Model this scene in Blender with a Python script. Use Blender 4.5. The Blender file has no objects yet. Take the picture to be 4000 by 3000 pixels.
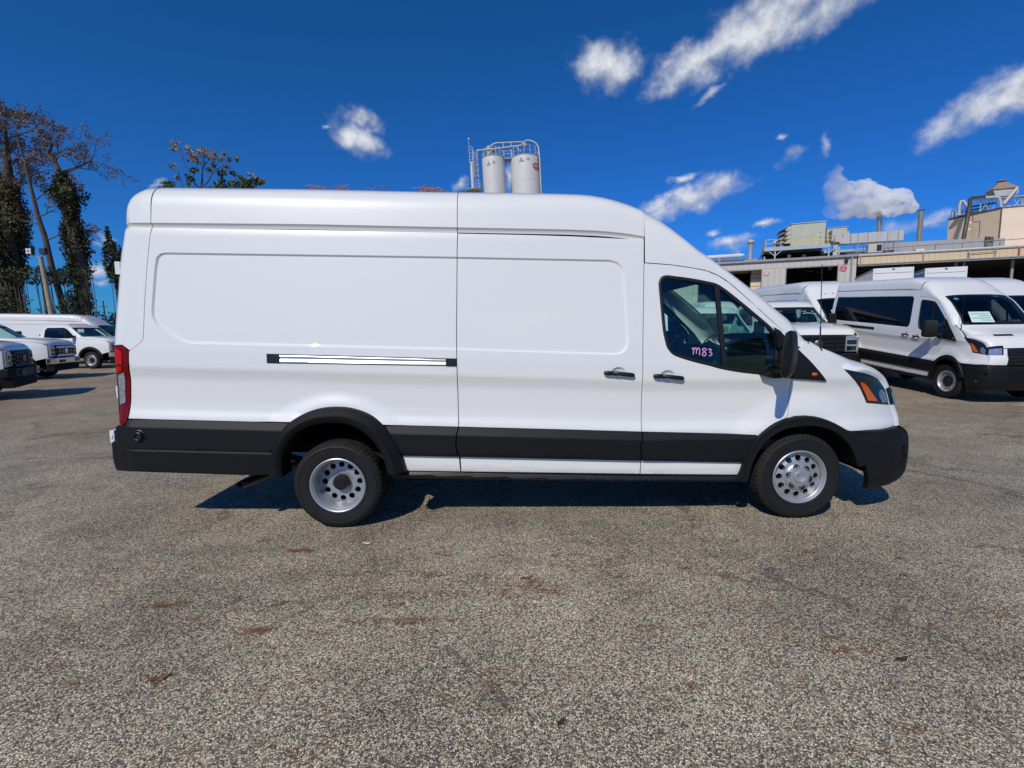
import bpy, bmesh, math, random
import numpy as np
from mathutils import Vector, Matrix
from mathutils.geometry import delaunay_2d_cdt
random.seed(7); RNG = np.random.default_rng(7)
PI = math.pi
SC = bpy.context.scene
COL = SC.collection
# ------------------------------------------------------------------ camera
CAMH, PITCH, ROLL = 1.56, math.atan(115/1050), math.radians(0.6)
fw = Vector((0, math.cos(PITCH), -math.sin(PITCH))); up = Vector((0, math.sin(PITCH), math.cos(PITCH))); rt = Vector((1, 0, 0))
r2 = rt*math.cos(ROLL)-up*math.sin(ROLL); u2 = rt*math.sin(ROLL)+up*math.cos(ROLL)
cd = bpy.data.cameras.new('camera'); cam = bpy.data.objects.new('camera', cd); COL.objects.link(cam)
cd.sensor_width = 36; cd.lens = 36*1050/2212; cd.clip_end = 3000; cd.clip_start = .05
M = Matrix((( r2.x, u2.x, -fw.x, 0), (r2.y, u2.y, -fw.y, 0), (r2.z, u2.z, -fw.z, CAMH), (0, 0, 0, 1)))
cam.matrix_world = M; SC.camera = cam
# ------------------------------------------------------------------ sun and sky
LD = Vector((0.485, 1.008, -1.0)).normalized()          # the way the light travels
sl = bpy.data.lights.new('sun', 'SUN'); sun = bpy.data.objects.new('sun', sl); COL.objects.link(sun)
sl.energy = 3.08; sl.angle = math.radians(.53); sl.color = (1.0, .945, .845)
sun.rotation_euler = LD.to_track_quat('-Z', 'Y').to_euler()
ELEV = math.asin(-LD.z); AZ = math.atan2(-LD.x, -LD.y)
world = bpy.data.worlds.new('World'); SC.world = world; world.use_nodes = True
SC.view_settings.view_transform = 'Standard'; SC.view_settings.look = 'None'
SC.view_settings.exposure = 0.0; SC.view_settings.gamma = 1.0; SC.view_settings.use_curve_mapping = False
SC.render.engine = 'CYCLES'
SC.cycles.use_denoising = True
SC.cycles.max_bounces = 14; SC.cycles.transparent_max_bounces = 24; SC.cycles.volume_bounces = 14
SC.cycles.caustics_reflective = False; SC.cycles.caustics_refractive = False
SC.cycles.sample_clamp_indirect = 6.0

class NT:
    """small helper for node graphs"""
    def __init__(s, tree): s.t = tree; s.n = tree.nodes; s.l = tree.links
    def new(s, typ, **kw):
        nd = s.n.new(typ)
        for k_, v in kw.items(): setattr(nd, k_, v)
        return nd
    def put(s, sock, val):
        if hasattr(val, 'is_linked') or isinstance(val, bpy.types.NodeSocket): s.l.new(val, sock)
        else: sock.default_value = val
    def math(s, op, a, b=None, c=None, clamp=False):
        nd = s.new('ShaderNodeMath', operation=op); nd.use_clamp = clamp
        for i, v in enumerate((a, b, c)):
            if v is not None: s.put(nd.inputs[i], v)
        return nd.outputs[0]
    def vmath(s, op, a, b=None, scale=None):
        nd = s.new('ShaderNodeVectorMath', operation=op)
        s.put(nd.inputs[0], a)
        if b is not None: s.put(nd.inputs[1], b)
        if scale is not None: s.put(nd.inputs['Scale'], scale)
        return nd.outputs['Value'] if op in ('DOT_PRODUCT', 'LENGTH') else nd.outputs[0]
    def noise(s, vec, scale, detail=4, rough=.55, out='Fac'):
        nd = s.new('ShaderNodeTexNoise'); s.put(nd.inputs['Vector'], vec)
        nd.inputs['Scale'].default_value = scale; nd.inputs['Detail'].default_value = detail; nd.inputs['Roughness'].default_value = rough
        return nd.outputs[out]
    def ramp(s, fac, stops, interp='LINEAR'):
        nd = s.new('ShaderNodeValToRGB'); nd.color_ramp.interpolation = interp
        els = nd.color_ramp.elements
        while len(els) < len(stops): els.new(.5)
        for e, (p, c) in zip(els, stops):
            e.position = p; e.color = tuple(c) + (1,) if len(c) == 3 else c
        s.put(nd.inputs[0], fac); return nd.outputs[0]
    def mix(s, fac, a, b, mode='MIX'):
        nd = s.new('ShaderNodeMix', data_type='RGBA', blend_type=mode)
        s.put(nd.inputs[0], fac)
        for sock, v in ((nd.inputs[6], a), (nd.inputs[7], b)):
            s.put(sock, tuple(v)+(1,) if isinstance(v, tuple) and len(v) == 3 else v)
        return nd.outputs[2]
    def sstep(s, x, lo, hi):
        nd = s.new('ShaderNodeMapRange', interpolation_type='SMOOTHSTEP')
        s.put(nd.inputs[0], x); nd.inputs[1].default_value = lo; nd.inputs[2].default_value = hi
        return nd.outputs[0]

# clouds: direction, half width, half height, tilt (deg), thickness
CLOUDS = [
 (.3845,.7997,.461,.1362,.0407,-20,1),(.4638,.7578,.459,.0804,.0255,-15,1),(.3099,.8437,.4383,.0902,.0284,-18,1),
 (.1623,.8801,.4462,.0575,.0356,8,1),(.3369,.8594,.3846,.0356,.0106,-20,.55),(.6458,.7016,.3013,.0697,.0219,-28,1),
 (.6738,.6717,.3079,.038,.0262,-30,1),(-.2567,.8932,.3691,.0356,.0182,5,.9),(-.2702,.9009,.3397,.0487,.0236,25,1.0),
 (-.3128,.8813,.3541,.0155,.0053,-5,.5),(.334,.912,.2379,.1035,.0214,-20,.95),(.2815,.9317,.2296,.0445,.0164,-18,.75),
 (.3084,.9131,.2667,.0394,.0108,-15,.45),(.4075,.9003,.1533,.0495,.0138,-8,.85),(.3698,.9122,.1764,.0296,.0106,-5,.45),
 (.4504,.8734,.1852,.0277,.0076,-5,.65),(.4686,.8369,.283,.0383,.0181,-15,.45),(.5061,.8128,.2885,.0103,.0256,15,.5),
 (.4479,.8369,.3144,.0109,.0067,-10,.45),(.6299,.7591,.164,.0696,.0181,-10,.5),(.7024,.6934,.1609,.0165,.0119,-20,.65),
 (-.0978,.9564,.2752,.0283,.0114,-40,.45),(-.0056,.9578,.2873,.0133,.0381,0,.6),(-.6225,.7692,.1444,.0224,.0102,-5,.6),
 (-.6368,.7595,.1325,.0157,.0087,0,.5),(-.6398,.7626,.0948,.0252,.013,0,.5),(-.5515,.8008,.2337,.0174,.0077,-30,.6),
 (-.6415,.7629,.0808,.0315,.0072,0,.45),
 # more of the same fair weather clouds behind the photographer
 (-.5,-.75,.42,.12,.04,10,.9),(.3,-.85,.4,.1,.035,-8,.9),(.75,-.5,.35,.13,.04,-5,.9),(-.85,-.2,.4,.1,.03,12,.8),(.1,-.93,.25,.15,.03,4,.8)]
def build_world():
    n = NT(world.node_tree); n.n.clear()
    sky = n.new('ShaderNodeTexSky', sky_type='NISHITA'); sky.sun_disc = False
    sky.sun_elevation = ELEV; sky.sun_rotation = AZ
    sky.air_density = 1.0; sky.dust_density = .25; sky.ozone_density = 3.0; sky.altitude = 0
    geo = n.new('ShaderNodeTexCoord'); d = n.vmath('NORMALIZE', geo.outputs['Generated'])
    wn = n.noise(d, 14, 5, .6, 'Color')
    wv = n.vmath('SCALE', n.vmath('SUBTRACT', wn, (.5, .5, .5)), scale=.052)
    dw = n.vmath('ADD', d, wv)
    wn2 = n.noise(d, 60, 4, .6, 'Color')
    dw = n.vmath('ADD', dw, n.vmath('SCALE', n.vmath('SUBTRACT', wn2, (.5, .5, .5)), scale=.007))
    best = None; bsum = None
    for cx, cy, cz, rx, ry, tilt, op in CLOUDS:
        c = Vector((cx, cy, cz)).normalized(); op = .45+.55*op
        h = Vector((c.y, -c.x, 0)).normalized(); v = h.cross(c).normalized()
        t = math.radians(-tilt); e1 = (h*math.cos(t)+v*math.sin(t))/(rx*1.25); e2 = (v*math.cos(t)-h*math.sin(t))/(ry*1.42)
        a = n.vmath('DOT_PRODUCT', dw, tuple(e1)); b = n.vmath('DOT_PRODUCT', dw, tuple(e2))
        r = n.math('SQRT', n.math('MULTIPLY_ADD', a, a, n.math('MULTIPLY', b, b)))
        val = n.math('SUBTRACT', op, r)
        w = n.math('MULTIPLY', b, n.math('MAXIMUM', val, 0.0))
        best = val if best is None else n.math('MAXIMUM', best, val)
        bsum = w if bsum is None else n.math('ADD', bsum, w)
    n1 = n.noise(d, 24, 7, .56); n2 = n.noise(n.vmath('ADD', d, (-.010, -.012, .017)), 24, 7, .56)
    dens = n.math('ADD', best, n.math('MULTIPLY', n.math('SUBTRACT', n1, .55), 1.35))
    alpha = n.sstep(dens, -.06, .95)
    lit = n.math('MULTIPLY_ADD', n.math('SUBTRACT', n1, n2), 1.8, .58)
    lit = n.math('MULTIPLY_ADD', bsum, .9, lit)
    lit = n.math('MULTIPLY_ADD', alpha, .18, lit, clamp=True)
    ccol = n.ramp(lit, [(0, (4.0, 5.2, 7.8)), (.5, (7.2, 8.0, 9.6)), (1, (12.0, 12.4, 13.2))])
    skyc = n.mix(1.0, sky.outputs[0], (.62, .80, 1.12), 'MULTIPLY')
    hs = n.new('ShaderNodeHueSaturation'); hs.inputs['Saturation'].default_value = 1.18; hs.inputs['Value'].default_value = 1.0
    n.put(hs.inputs['Color'], skyc)
    sp = n.new('ShaderNodeSeparateColor'); n.l.new(hs.outputs[0], sp.inputs[0])
    cb = n.new('ShaderNodeCombineColor')                      # film response of the phone: deeper blue
    n.l.new(n.math('MULTIPLY', n.math('POWER', sp.outputs[0], .50), .50), cb.inputs[0])
    n.l.new(n.math('MULTIPLY', n.math('POWER', sp.outputs[1], .80), 1.32), cb.inputs[1])
    n.l.new(n.math('MULTIPLY', n.math('POWER', sp.outputs[2], 1.13), 1.10), cb.inputs[2])
    colr = n.mix(alpha, cb.outputs[0], ccol)
    bg = n.new('ShaderNodeBackground'); bg.inputs['Strength'].default_value = .062
    n.put(bg.inputs[0], colr)
    out = n.new('ShaderNodeOutputWorld'); n.l.new(bg.outputs[0], out.inputs[0])
build_world(); world.cycles.sampling_method = 'MANUAL'; world.cycles.sample_map_resolution = 512

# ------------------------------------------------------------------ materials
def newmat(name):
    m = bpy.data.materials.new(name); m.use_nodes = True; n = NT(m.node_tree)
    return m, n, n.n['Principled BSDF']
def mat(name, col, rough=.5, metal=0.0, coat=0.0, spec=.5, var=0.0, vscale=8.0, bump=0.0, bscale=60.0, trans=0.0, emit=None):
    m, n, p = newmat(name)
    p.inputs['Base Color'].default_value = tuple(col)+(1,)
    p.inputs['Roughness'].default_value = rough; p.inputs['Metallic'].default_value = metal
    p.inputs['Coat Weight'].default_value = coat; p.inputs['Coat Roughness'].default_value = .03
    p.inputs['Specular IOR Level'].default_value = spec
    if trans: p.inputs['Transmission Weight'].default_value = trans
    if emit: p.inputs['Emission Color'].default_value = tuple(col)+(1,); p.inputs['Emission Strength'].default_value = emit
    if var or bump:
        tc = n.new('ShaderNodeTexCoord')
        if var:
            f = n.noise(tc.outputs['Object'], vscale, 6, .65)
            lo = tuple(c*(1-var) for c in col); hi = tuple(min(1, c*(1+var)) for c in col)
            n.put(p.inputs['Base Color'], n.ramp(f, [(.3, lo), (.7, hi)]))
        if bump:
            bn = n.new('ShaderNodeBump'); bn.inputs['Strength'].default_value = bump; bn.inputs['Distance'].default_value = .002
            n.put(bn.inputs['Height'], n.noise(tc.outputs['Object'], bscale, 3)); n.l.new(bn.outputs[0], p.inputs['Normal'])
    return m
def glassmat(name, tint, refl=(1, 1, 1), ior=1.5):
    m = bpy.data.materials.new(name); m.use_nodes = True; n = NT(m.node_tree); n.n.clear()
    tr = n.new('ShaderNodeBsdfTransparent'); tr.inputs[0].default_value = tuple(tint)+(1,)
    gl = n.new('ShaderNodeBsdfGlossy'); gl.inputs['Roughness'].default_value = .01; gl.inputs[0].default_value = tuple(refl)+(1,)
    lw = n.new('ShaderNodeLayerWeight'); lw.inputs[0].default_value = .5
    fac = n.math('MULTIPLY_ADD', n.math('POWER', lw.outputs['Facing'], 5.0), .90, .05)
    mx = n.new('ShaderNodeMixShader'); n.l.new(fac, mx.inputs[0]); n.l.new(tr.outputs[0], mx.inputs[1]); n.l.new(gl.outputs[0], mx.inputs[2])
    o = n.new('ShaderNodeOutputMaterial'); n.l.new(mx.outputs[0], o.inputs[0]); return m
def stained(name, base, stain, amt=.5, rough=.7, metal=0.0, scale=1.2, streak=6.0):
    """weathered sheet with streaks running down"""
    m, n, p = newmat(name); tc = n.new('ShaderNodeTexCoord'); mp = n.new('ShaderNodeMapping')
    mp.inputs['Scale'].default_value = (streak, streak, .35); n.l.new(tc.outputs['Object'], mp.inputs[0])
    f = n.noise(mp.outputs[0], scale, 6, .7)
    g = n.noise(tc.outputs['Object'], 2.5, 5, .6)
    k_ = n.math('MULTIPLY', n.sstep(f, .52, .78), amt)
    c = n.mix(k_, tuple(base), tuple(stain))
    c = n.mix(n.math('MULTIPLY', n.sstep(g, .4, .8), .25), c, tuple(v*.7 for v in base))
    n.put(p.inputs['Base Color'], c); p.inputs['Roughness'].default_value = rough; p.inputs['Metallic'].default_value = metal
    return m
X = {}
X['paint'] = mat('white_paint', (.81, .80, .75), .38, coat=1.0, spec=.4)
X['plastic'] = mat('black_plastic', (.0065, .0067, .0072), .55, spec=.30, bump=.25, bscale=900)
X['plastic2'] = mat('black_trim', (.010, .010, .011), .42, spec=.45)
X['blackgloss'] = mat('gloss_black', (.006, .006, .007), .12, coat=.6)
X['dark'] = mat('underbody_black', (.006, .006, .007), .8, spec=.2)
X['rubber'] = mat('tyre_rubber', (.011, .011, .011), .62, spec=.35, var=.25, vscale=14)
X['tread'] = mat('tread_rubber', (.020, .0175, .015), .85, spec=.2, var=.35, vscale=22)
X['steel'] = mat('wheel_silver', (.46, .47, .48), .40, metal=.55, spec=.5)
X['chrome'] = mat('chrome', (.78, .79, .80), .10, metal=1.0)
X['rail'] = mat('rail_alloy', (.80, .80, .78), .34, metal=.85)
X['dullmetal'] = mat('dull_metal', (.16, .15, .14), .42, metal=.9, var=.3, vscale=6)
X['glass'] = glassmat('window_glass', (.70, .93, .83))
X['darkglass'] = glassmat('privacy_glass', (.10, .11, .115))
X['wsglass'] = glassmat('windshield_glass', (.64, .84, .76))
X['seal'] = mat('rubber_seal', (.009, .009, .010), .45)
X['interior'] = mat('cab_interior', (.022, .022, .024), .75, spec=.25)
X['amber'] = mat('amber_lens', (.62, .105, .008), .2, coat=.2)
X['lampclear'] = mat('headlamp_reflector', (.20, .22, .24), .15, metal=.4, coat=.3, var=.9, vscale=45)
X['nut'] = mat('dark_nut', (.22, .22, .22), .3, metal=.9)
X['red'] = mat('red_lens', (.15, .0015, .002), .3, spec=.25)
X['redbright'] = mat('red_reflector', (.50, .006, .007), .3, spec=.25)
X['clear'] = mat('clear_lens', (.40, .44, .48), .08, metal=.55, coat=.6, var=.5, vscale=60)
X['lampdark'] = mat('lamp_housing', (.010, .011, .013), .08, coat=.25, spec=.4)
X['pink'] = mat('pink_marker', (.80, .38, .66), .7)
X['yellowpen'] = mat('yellow_marker', (.62, .55, .12), .7)
X['whitepen'] = mat('white_marker', (.75, .78, .78), .7)
X['paper'] = mat('price_sheet', (.56, .74, .66), .8)
X['greyline'] = mat('sheet_print', (.25, .42, .38), .8)
X['wplate'] = mat('white_hinge', (.72, .74, .74), .4)
X['redplate'] = mat('red_print', (.42, .03, .04), .6)
X['blue'] = mat('blue_connector', (.02, .30, .42), .5)

# ------------------------------------------------------------------ mesh helpers
def link(o, parent=None):
    COL.objects.link(o)
    if parent is not None: o.parent = parent
    return o
def mesh_obj(name, verts, faces, mats, parent=None, fm=None, smooth=None, normals=None):
    me = bpy.data.meshes.new(name); me.from_pydata([tuple(v) for v in verts], [], [tuple(f) for f in faces])
    if not isinstance(mats, (list, tuple)): mats = [mats]
    for m in mats: me.materials.append(m)
    if fm is not None: me.polygons.foreach_set('material_index', fm)
    if smooth is not None or normals is not None:
        me.polygons.foreach_set('use_smooth', [True]*len(me.polygons))
    if normals is not None: me.normals_split_custom_set_from_vertices([tuple(v) for v in normals])
    elif smooth is not None: me.set_sharp_from_angle(angle=math.radians(smooth))
    me.update()
    return link(bpy.data.objects.new(name, me), parent)
class MB:
    def __init__(s): s.v = []; s.f = []; s.m = []; s.T = None
    def add(s, vs, fs, mi=0):
        b = len(s.v)
        if s.T is not None: vs = [s.T @ Vector(v) for v in vs]
        s.v += [tuple(v) for v in vs]; s.f += [tuple(i+b for i in f) for f in fs]; s.m += [mi]*len(fs); return s
    def box(s, lo, hi, mi=0):
        x0, y0, z0 = lo; x1, y1, z1 = hi
        return s.add([(x0,y0,z0),(x1,y0,z0),(x1,y1,z0),(x0,y1,z0),(x0,y0,z1),(x1,y0,z1),(x1,y1,z1),(x0,y1,z1)],
                     [(0,3,2,1),(4,5,6,7),(0,1,5,4),(1,2,6,5),(2,3,7,6),(3,0,4,7)], mi)
    def bar(s, p0, p1, w, h=None, mi=0):
        """square bar from p0 to p1"""
        h = w if h is None else h
        a, b = Vector(p0), Vector(p1); d = (b-a).normalized()
        u = d.cross(Vector((0, 0, 1)));
        if u.length < 1e-3: u = d.cross(Vector((0, 1, 0)))
        u.normalize(); v = u.cross(d).normalized(); u *= w/2; v *= h/2
        vs = [q+e for q in (a, b) for e in (-u-v, u-v, u+v, -u+v)]
        return s.add(vs, [(0,1,2,3),(7,6,5,4),(0,4,5,1),(1,5,6,2),(2,6,7,3),(3,7,4,0)], mi)
    def tube(s, path, r, n=8, mi=0, cap=True, closed=False):
        P = [Vector(p) for p in path]; k = len(P); R = r if hasattr(r, '__len__') else [r]*k
        vs = []; fs = []; u = None
        for i in range(k):
            a = P[(i-1) % k] if (i > 0 or closed) else P[i]; b = P[(i+1) % k] if (i < k-1 or closed) else P[i]
            d = (b-a).normalized()
            if u is None:
                u = d.cross(Vector((0, 0, 1)))
                if u.length < 1e-3: u = d.cross(Vector((1, 0, 0)))
            u = (u - d*u.dot(d)).normalized(); w = d.cross(u)
            for j in range(n):
                t = 2*PI*j/n; vs.append(P[i]+(u*math.cos(t)+w*math.sin(t))*R[i])
        m = k if closed else k-1
        for i in range(m):
            for j in range(n):
                a = i*n+j; b = i*n+(j+1) % n; c = ((i+1) % k)*n
                fs.append((a, b, c+(j+1) % n, c+j))
        if cap and not closed: fs += [tuple(range(n-1, -1, -1)), tuple((k-1)*n+j for j in range(n))]
        return s.add(vs, fs, mi)
    def lathe(s, prof, n=32, axis='z', c=(0, 0, 0), mi=0, closed=False, rmod=None, caps=True):
        """prof: (r, a) along the axis"""
        vs = []; fs = []; k = len(prof)
        for i, (r, a) in enumerate(prof):
            for j in range(n):
                t = 2*PI*j/n; rr = r if rmod is None else rmod(i, j, r)
                p = (rr*math.cos(t), rr*math.sin(t))
                v = {'z': (p[0], p[1], a), 'y': (p[0], a, p[1]), 'x': (a, p[0], p[1])}[axis]
                vs.append((v[0]+c[0], v[1]+c[1], v[2]+c[2]))
        flip = axis == 'y'
        for i in range(k if closed else k-1):
            for j in range(n):
                q = (i*n+j, i*n+(j+1) % n, ((i+1) % k)*n+(j+1) % n, ((i+1) % k)*n+j)
                fs.append(q[::-1] if flip else q)
        if not closed and caps:
            for i, rv in ((0, not flip), (k-1, flip)):
                if prof[i][0] > 1e-6:
                    f = tuple(i*n+j for j in range(n)); fs.append(f[::-1] if rv else f)
        return s.add(vs, fs, mi)
    def prism(s, poly, lo, hi, plane='xz', mi=0):
        """extrude a 2-D outline; plane xz runs along y, xy along z, yz along x"""
        f = {'xz': lambda a, b, t: (a, t, b), 'xy': lambda a, b, t: (a, b, t), 'yz': lambda a, b, t: (t, a, b)}[plane]
        k = len(poly); vs = [f(a, b, lo) for a, b in poly]+[f(a, b, hi) for a, b in poly]
        fs = [tuple(range(k)), tuple(range(2*k-1, k-1, -1))]+[(i, k+i, k+(i+1) % k, (i+1) % k) for i in range(k)]
        return s.add(vs, fs, mi)
    def grid(s, rows, mi=0, flip=False):
        k = len(rows[0]); vs = [p for r in rows for p in r]; fs = []
        for i in range(len(rows)-1):
            for j in range(k-1):
                q = (i*k+j, i*k+j+1, (i+1)*k+j+1, (i+1)*k+j); fs.append(q[::-1] if flip else q)
        return s.add(vs, fs, mi)
    def quad(s, a, b, c, d, mi=0): return s.add([a, b, c, d], [(0, 1, 2, 3)], mi)
    def build(s, name, mats, parent=None, smooth=None, bevel=None, fix=True):
        o = mesh_obj(name, s.v, s.f, mats, parent, s.m, None)
        me = o.data
        if fix:
            bm = bmesh.new(); bm.from_mesh(me); bmesh.ops.recalc_face_normals(bm, faces=bm.faces); bm.to_mesh(me); bm.free()
        if smooth is not None:
            me.polygons.foreach_set('use_smooth', [True]*len(me.polygons)); me.set_sharp_from_angle(angle=math.radians(smooth))
        if bevel:
            md = o.modifiers.new('bevel', 'BEVEL'); md.width = bevel; md.segments = 2; md.limit_method = 'ANGLE'; md.angle_limit = math.radians(40)
            md.harden_normals = False
        return o
def thing(name, label, cat, loc=(0, 0, 0), rz=0, group=None):
    o = bpy.data.objects.new(name, None); COL.objects.link(o); o.empty_display_size = .2
    o.location = loc; o.rotation_euler = (0, 0, rz); tag(o, label, cat, group); return o
def tag(o, label, cat, group=None):
    o['label'] = label; o['category'] = cat
    if group: o['group'] = group
    return o
def kind(o, k): o['kind'] = k; return o
def dup(root, loc, rot, label, group=None, scale=None, skip=()):
    def cp(o, par):
        c = o.copy(); COL.objects.link(c)
        if par is not None: c.parent = par
        for ch in o.children:
            if ch.name.split('.')[0] not in skip: cp(ch, c)
        return c
    r = cp(root, None); r.location = loc; r.rotation_euler = rot
    if scale: r.scale = scale if hasattr(scale, '__len__') else (scale,)*3
    r['label'] = label
    if group: r['group'] = group
    return r
def crv(pts, k=5, closed=False):
    """Catmull-Rom through pts"""
    P = [np.array(p, float) for p in pts]; n = len(P); out = []
    rng = range(n if closed else n-1)
    for i in rng:
        p0 = P[(i-1) % n] if (closed or i > 0) else 2*P[0]-P[1]; p1 = P[i]; p2 = P[(i+1) % n]
        p3 = P[(i+2) % n] if (closed or i+2 < n) else 2*P[-1]-P[-2]
        for j in range(k):
            t = j/k; out.append(.5*((2*p1)+(-p0+p2)*t+(2*p0-5*p1+4*p2-p3)*t*t+(-p0+3*p1-3*p2+p3)*t**3))
    if not closed: out.append(P[-1])
    return out
def seg_dist(px, pz, poly, closed=True):
    """distance from points to a polyline (numpy)"""
    d = np.full(px.shape, 1e9); n = len(poly)
    for i in range(n if closed else n-1):
        ax, az = poly[i]; bx, bz = poly[(i+1) % n]; ex, ez = bx-ax, bz-az; L = ex*ex+ez*ez+1e-12
        t = np.clip(((px-ax)*ex+(pz-az)*ez)/L, 0, 1)
        d = np.minimum(d, np.hypot(px-ax-t*ex, pz-az-t*ez))
    return d
def inside(px, pz, poly):
    r = np.zeros(px.shape, bool); n = len(poly)
    for i in range(n):
        ax, az = poly[i]; bx, bz = poly[(i+1) % n]
        if az == bz: continue
        c = ((az > pz) != (bz > pz)) & (px < (bx-ax)*(pz-az)/(bz-az)+ax); r ^= c
    return r
def offset_poly(poly, d):
    """move a counter-clockwise outline inward by d"""
    n = len(poly); out = []
    for i in range(n):
        a, b, c = (Vector(poly[(i+j) % n]) for j in (-1, 0, 1))
        e1 = (b-a).normalized(); e2 = (c-b).normalized()
        n1 = Vector((-e1.y, e1.x)); n2 = Vector((-e2.y, e2.x)); m = (n1+n2)
        if m.length < 1e-6: m = n1
        m.normalize(); out.append(tuple(b+m*(d/max(.4, m.dot(n1)))))
    return out
def ccw(poly):
    a = sum(poly[i][0]*poly[(i+1) % len(poly)][1]-poly[(i+1) % len(poly)][0]*poly[i][1] for i in range(len(poly)))
    return list(poly) if a > 0 else list(poly)[::-1]
WV = 2.06
def panel(name, poly, yf, m, parent, holes=(), lines=(), h=.09, hz=None, rim=.02, far=False, off=0.0, W=WV, flip=False, mapf=None):
    """sheet over a side-view outline (x, z), lifted to the body surface y = yf(x, z)"""
    poly = ccw([tuple(p) for p in poly]); holes = [ccw([tuple(p) for p in q]) for q in holes]
    pts = []; edges = []
    def addline(pl, closed, mx):
        base = None; k = len(pl); first = len(pts)
        for i in range(k if closed else k-1):
            a = pl[i]; b = pl[(i+1) % k]; L = math.dist(a, b); q = max(1, int(math.ceil(L/mx)))
            for j in range(q): pts.append((a[0]+(b[0]-a[0])*j/q, a[1]+(b[1]-a[1])*j/q))
        if not closed: pts.append(pl[-1])
        last = len(pts)
        edges.extend((i, i+1) for i in range(first, last-1))
        if closed: edges.append((last-1, first))
    addline(poly, True, h)
    for q in holes: addline(q, True, h)
    for q in lines:
        cl = q[0] == q[-1]; addline(q[:-1] if cl else q, cl, h)
    xs = [p[0] for p in poly]; zs = [p[1] for p in poly]; hz = h if hz is None else hz
    gx, gz = np.meshgrid(np.arange(min(xs)+h*.5, max(xs), h), np.arange(min(zs)+hz*.5, max(zs), hz)); gx = gx.ravel(); gz = gz.ravel()
    if len(gx):
        ok = inside(gx, gz, poly)
        for q in holes: ok &= ~inside(gx, gz, q)
        gx, gz = gx[ok], gz[ok]
        d = seg_dist(gx, gz, poly)
        for q in holes: d = np.minimum(d, seg_dist(gx, gz, q))
        for q in lines: d = np.minimum(d, seg_dist(gx, gz, q, False))
        ok = d > .35*min(h, hz); pts.extend(zip(gx[ok].tolist(), gz[ok].tolist()))
    res = delaunay_2d_cdt([Vector(p) for p in pts], edges, [], 0, 1e-5)
    vx = np.array([v.x for v in res[0]]); vz = np.array([v.y for v in res[0]])
    tri = np.array([f for f in res[2] if len(f) == 3])
    cx = vx[tri].mean(1); cz = vz[tri].mean(1); keep = inside(cx, cz, poly)
    for q in holes: keep &= ~inside(cx, cz, q)
    tri = tri[keep]
    used = np.unique(tri); mp = -np.ones(len(vx), int); mp[used] = np.arange(len(used)); tri = mp[tri]; vx, vz = vx[used], vz[used]
    e = 1e-3; y = yf(vx, vz)
    fx = (yf(vx+e, vz)-yf(vx-e, vz))/(2*e); fz = (yf(vx, vz+e)-yf(vx, vz-e))/(2*e)
    nn = np.stack([fx, -np.ones_like(fx), fz], 1); nn /= np.linalg.norm(nn, axis=1)[:, None]
    V = np.stack([vx, y, vz], 1)+nn*off
    # rim
    if rim:
        cnt = {}
        for t in tri.tolist():
            for a, b in ((t[0], t[1]), (t[1], t[2]), (t[2], t[0])): cnt[(a, b)] = cnt.get((a, b), 0)+1
        be = [ab for ab in cnt if (ab[1], ab[0]) not in cnt]
        rv = []; rn = []; rf = []; b0 = len(V)
        for a, b in be:
            t = V[b]-V[a]; o = np.array([t[2], 0, -t[0]]); o /= (np.linalg.norm(o)+1e-9)
            k = b0+len(rv); rv += [V[a], V[b], V[b]+[0, rim, 0], V[a]+[0, rim, 0]]; rn += [o]*4; rf.append((k+1, k, k+3, k+2))
        if rv: V = np.vstack([V, rv]); nn = np.vstack([nn, rn])
    else: rf = []
    F = tri.tolist()+rf
    if far: V = V.copy(); V[:, 1] = W-V[:, 1]; nn = nn*[1, -1, 1]; F = [f[::-1] for f in F]
    if flip: F = [f[::-1] for f in F]; nn = -nn
    if mapf is not None: V = mapf(V)
    return mesh_obj(name, V.tolist(), F, m, parent, normals=nn.tolist())
def skin(name, E, C, m, parent, n=3.0, lean=0.0, us=None, nu=26, off=0.0, k=4, W=WV, strips=(), smooth=50, mapf=None, close=False):
    """skin bridging the two side edges E (x, inset, z) over the centre line C (x, z)"""
    E = crv(E, k) if k > 1 else [np.array(e) for e in E]; C = crv(C, k) if k > 1 else [np.array(c) for c in C]
    if us is None:
        n0 = float(np.max(n))
        th = np.linspace(0, PI, nu+1); us = np.sign(np.cos(th))*np.abs(np.cos(th))**(2/n0)
    us = np.array(us); ns = np.broadcast_to(np.asarray(n, float), (len(E),)); lns = np.broadcast_to(np.asarray(lean, float), (len(E),))
    rows = []
    for (ex, ey, ez), (cx, cz), nk, ln in zip(E, C, ns, lns):
        v = (1-np.minimum(1, np.abs(us))**nk)**(1/nk)
        hw = W/2-ey
        r = [(ex+(cx-ex)*w, W/2-u*(hw-ln*w), ez+(cz-ez)*w) for u, w in zip(us, v)]
        pre = [(ex, ey+dy, ez+dz) for dy, dz in strips[::-1]]; post = [(ex, W-ey-dy, ez+dz) for dy, dz in strips]
        rows.append(pre+r+post)
    A = np.array(rows)
    if off:
        du = np.gradient(A, axis=0); dv = np.gradient(A, axis=1); nn = np.cross(du, dv); nn /= (np.linalg.norm(nn, axis=2)[:, :, None]+1e-9)
        mid = A.mean((0, 1)); s = np.sign(((A-np.array([0, W/2, 1.0]))*nn).sum()); A = A+nn*off*(1 if s > 0 else -1)
    if mapf is not None: A = mapf(A.reshape(-1, 3)).reshape(A.shape)
    mb = MB(); mb.grid(A.tolist())
    o = mb.build(name, m, parent, smooth=smooth, fix=False)
    # face outward
    me = o.data; me.update(); s = 0.0
    for p in me.polygons: s += p.normal.dot(p.center-Vector((1.5, W/2, 1.0)))*p.area
    if s < 0: me.flip_normals()
    return o
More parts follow.
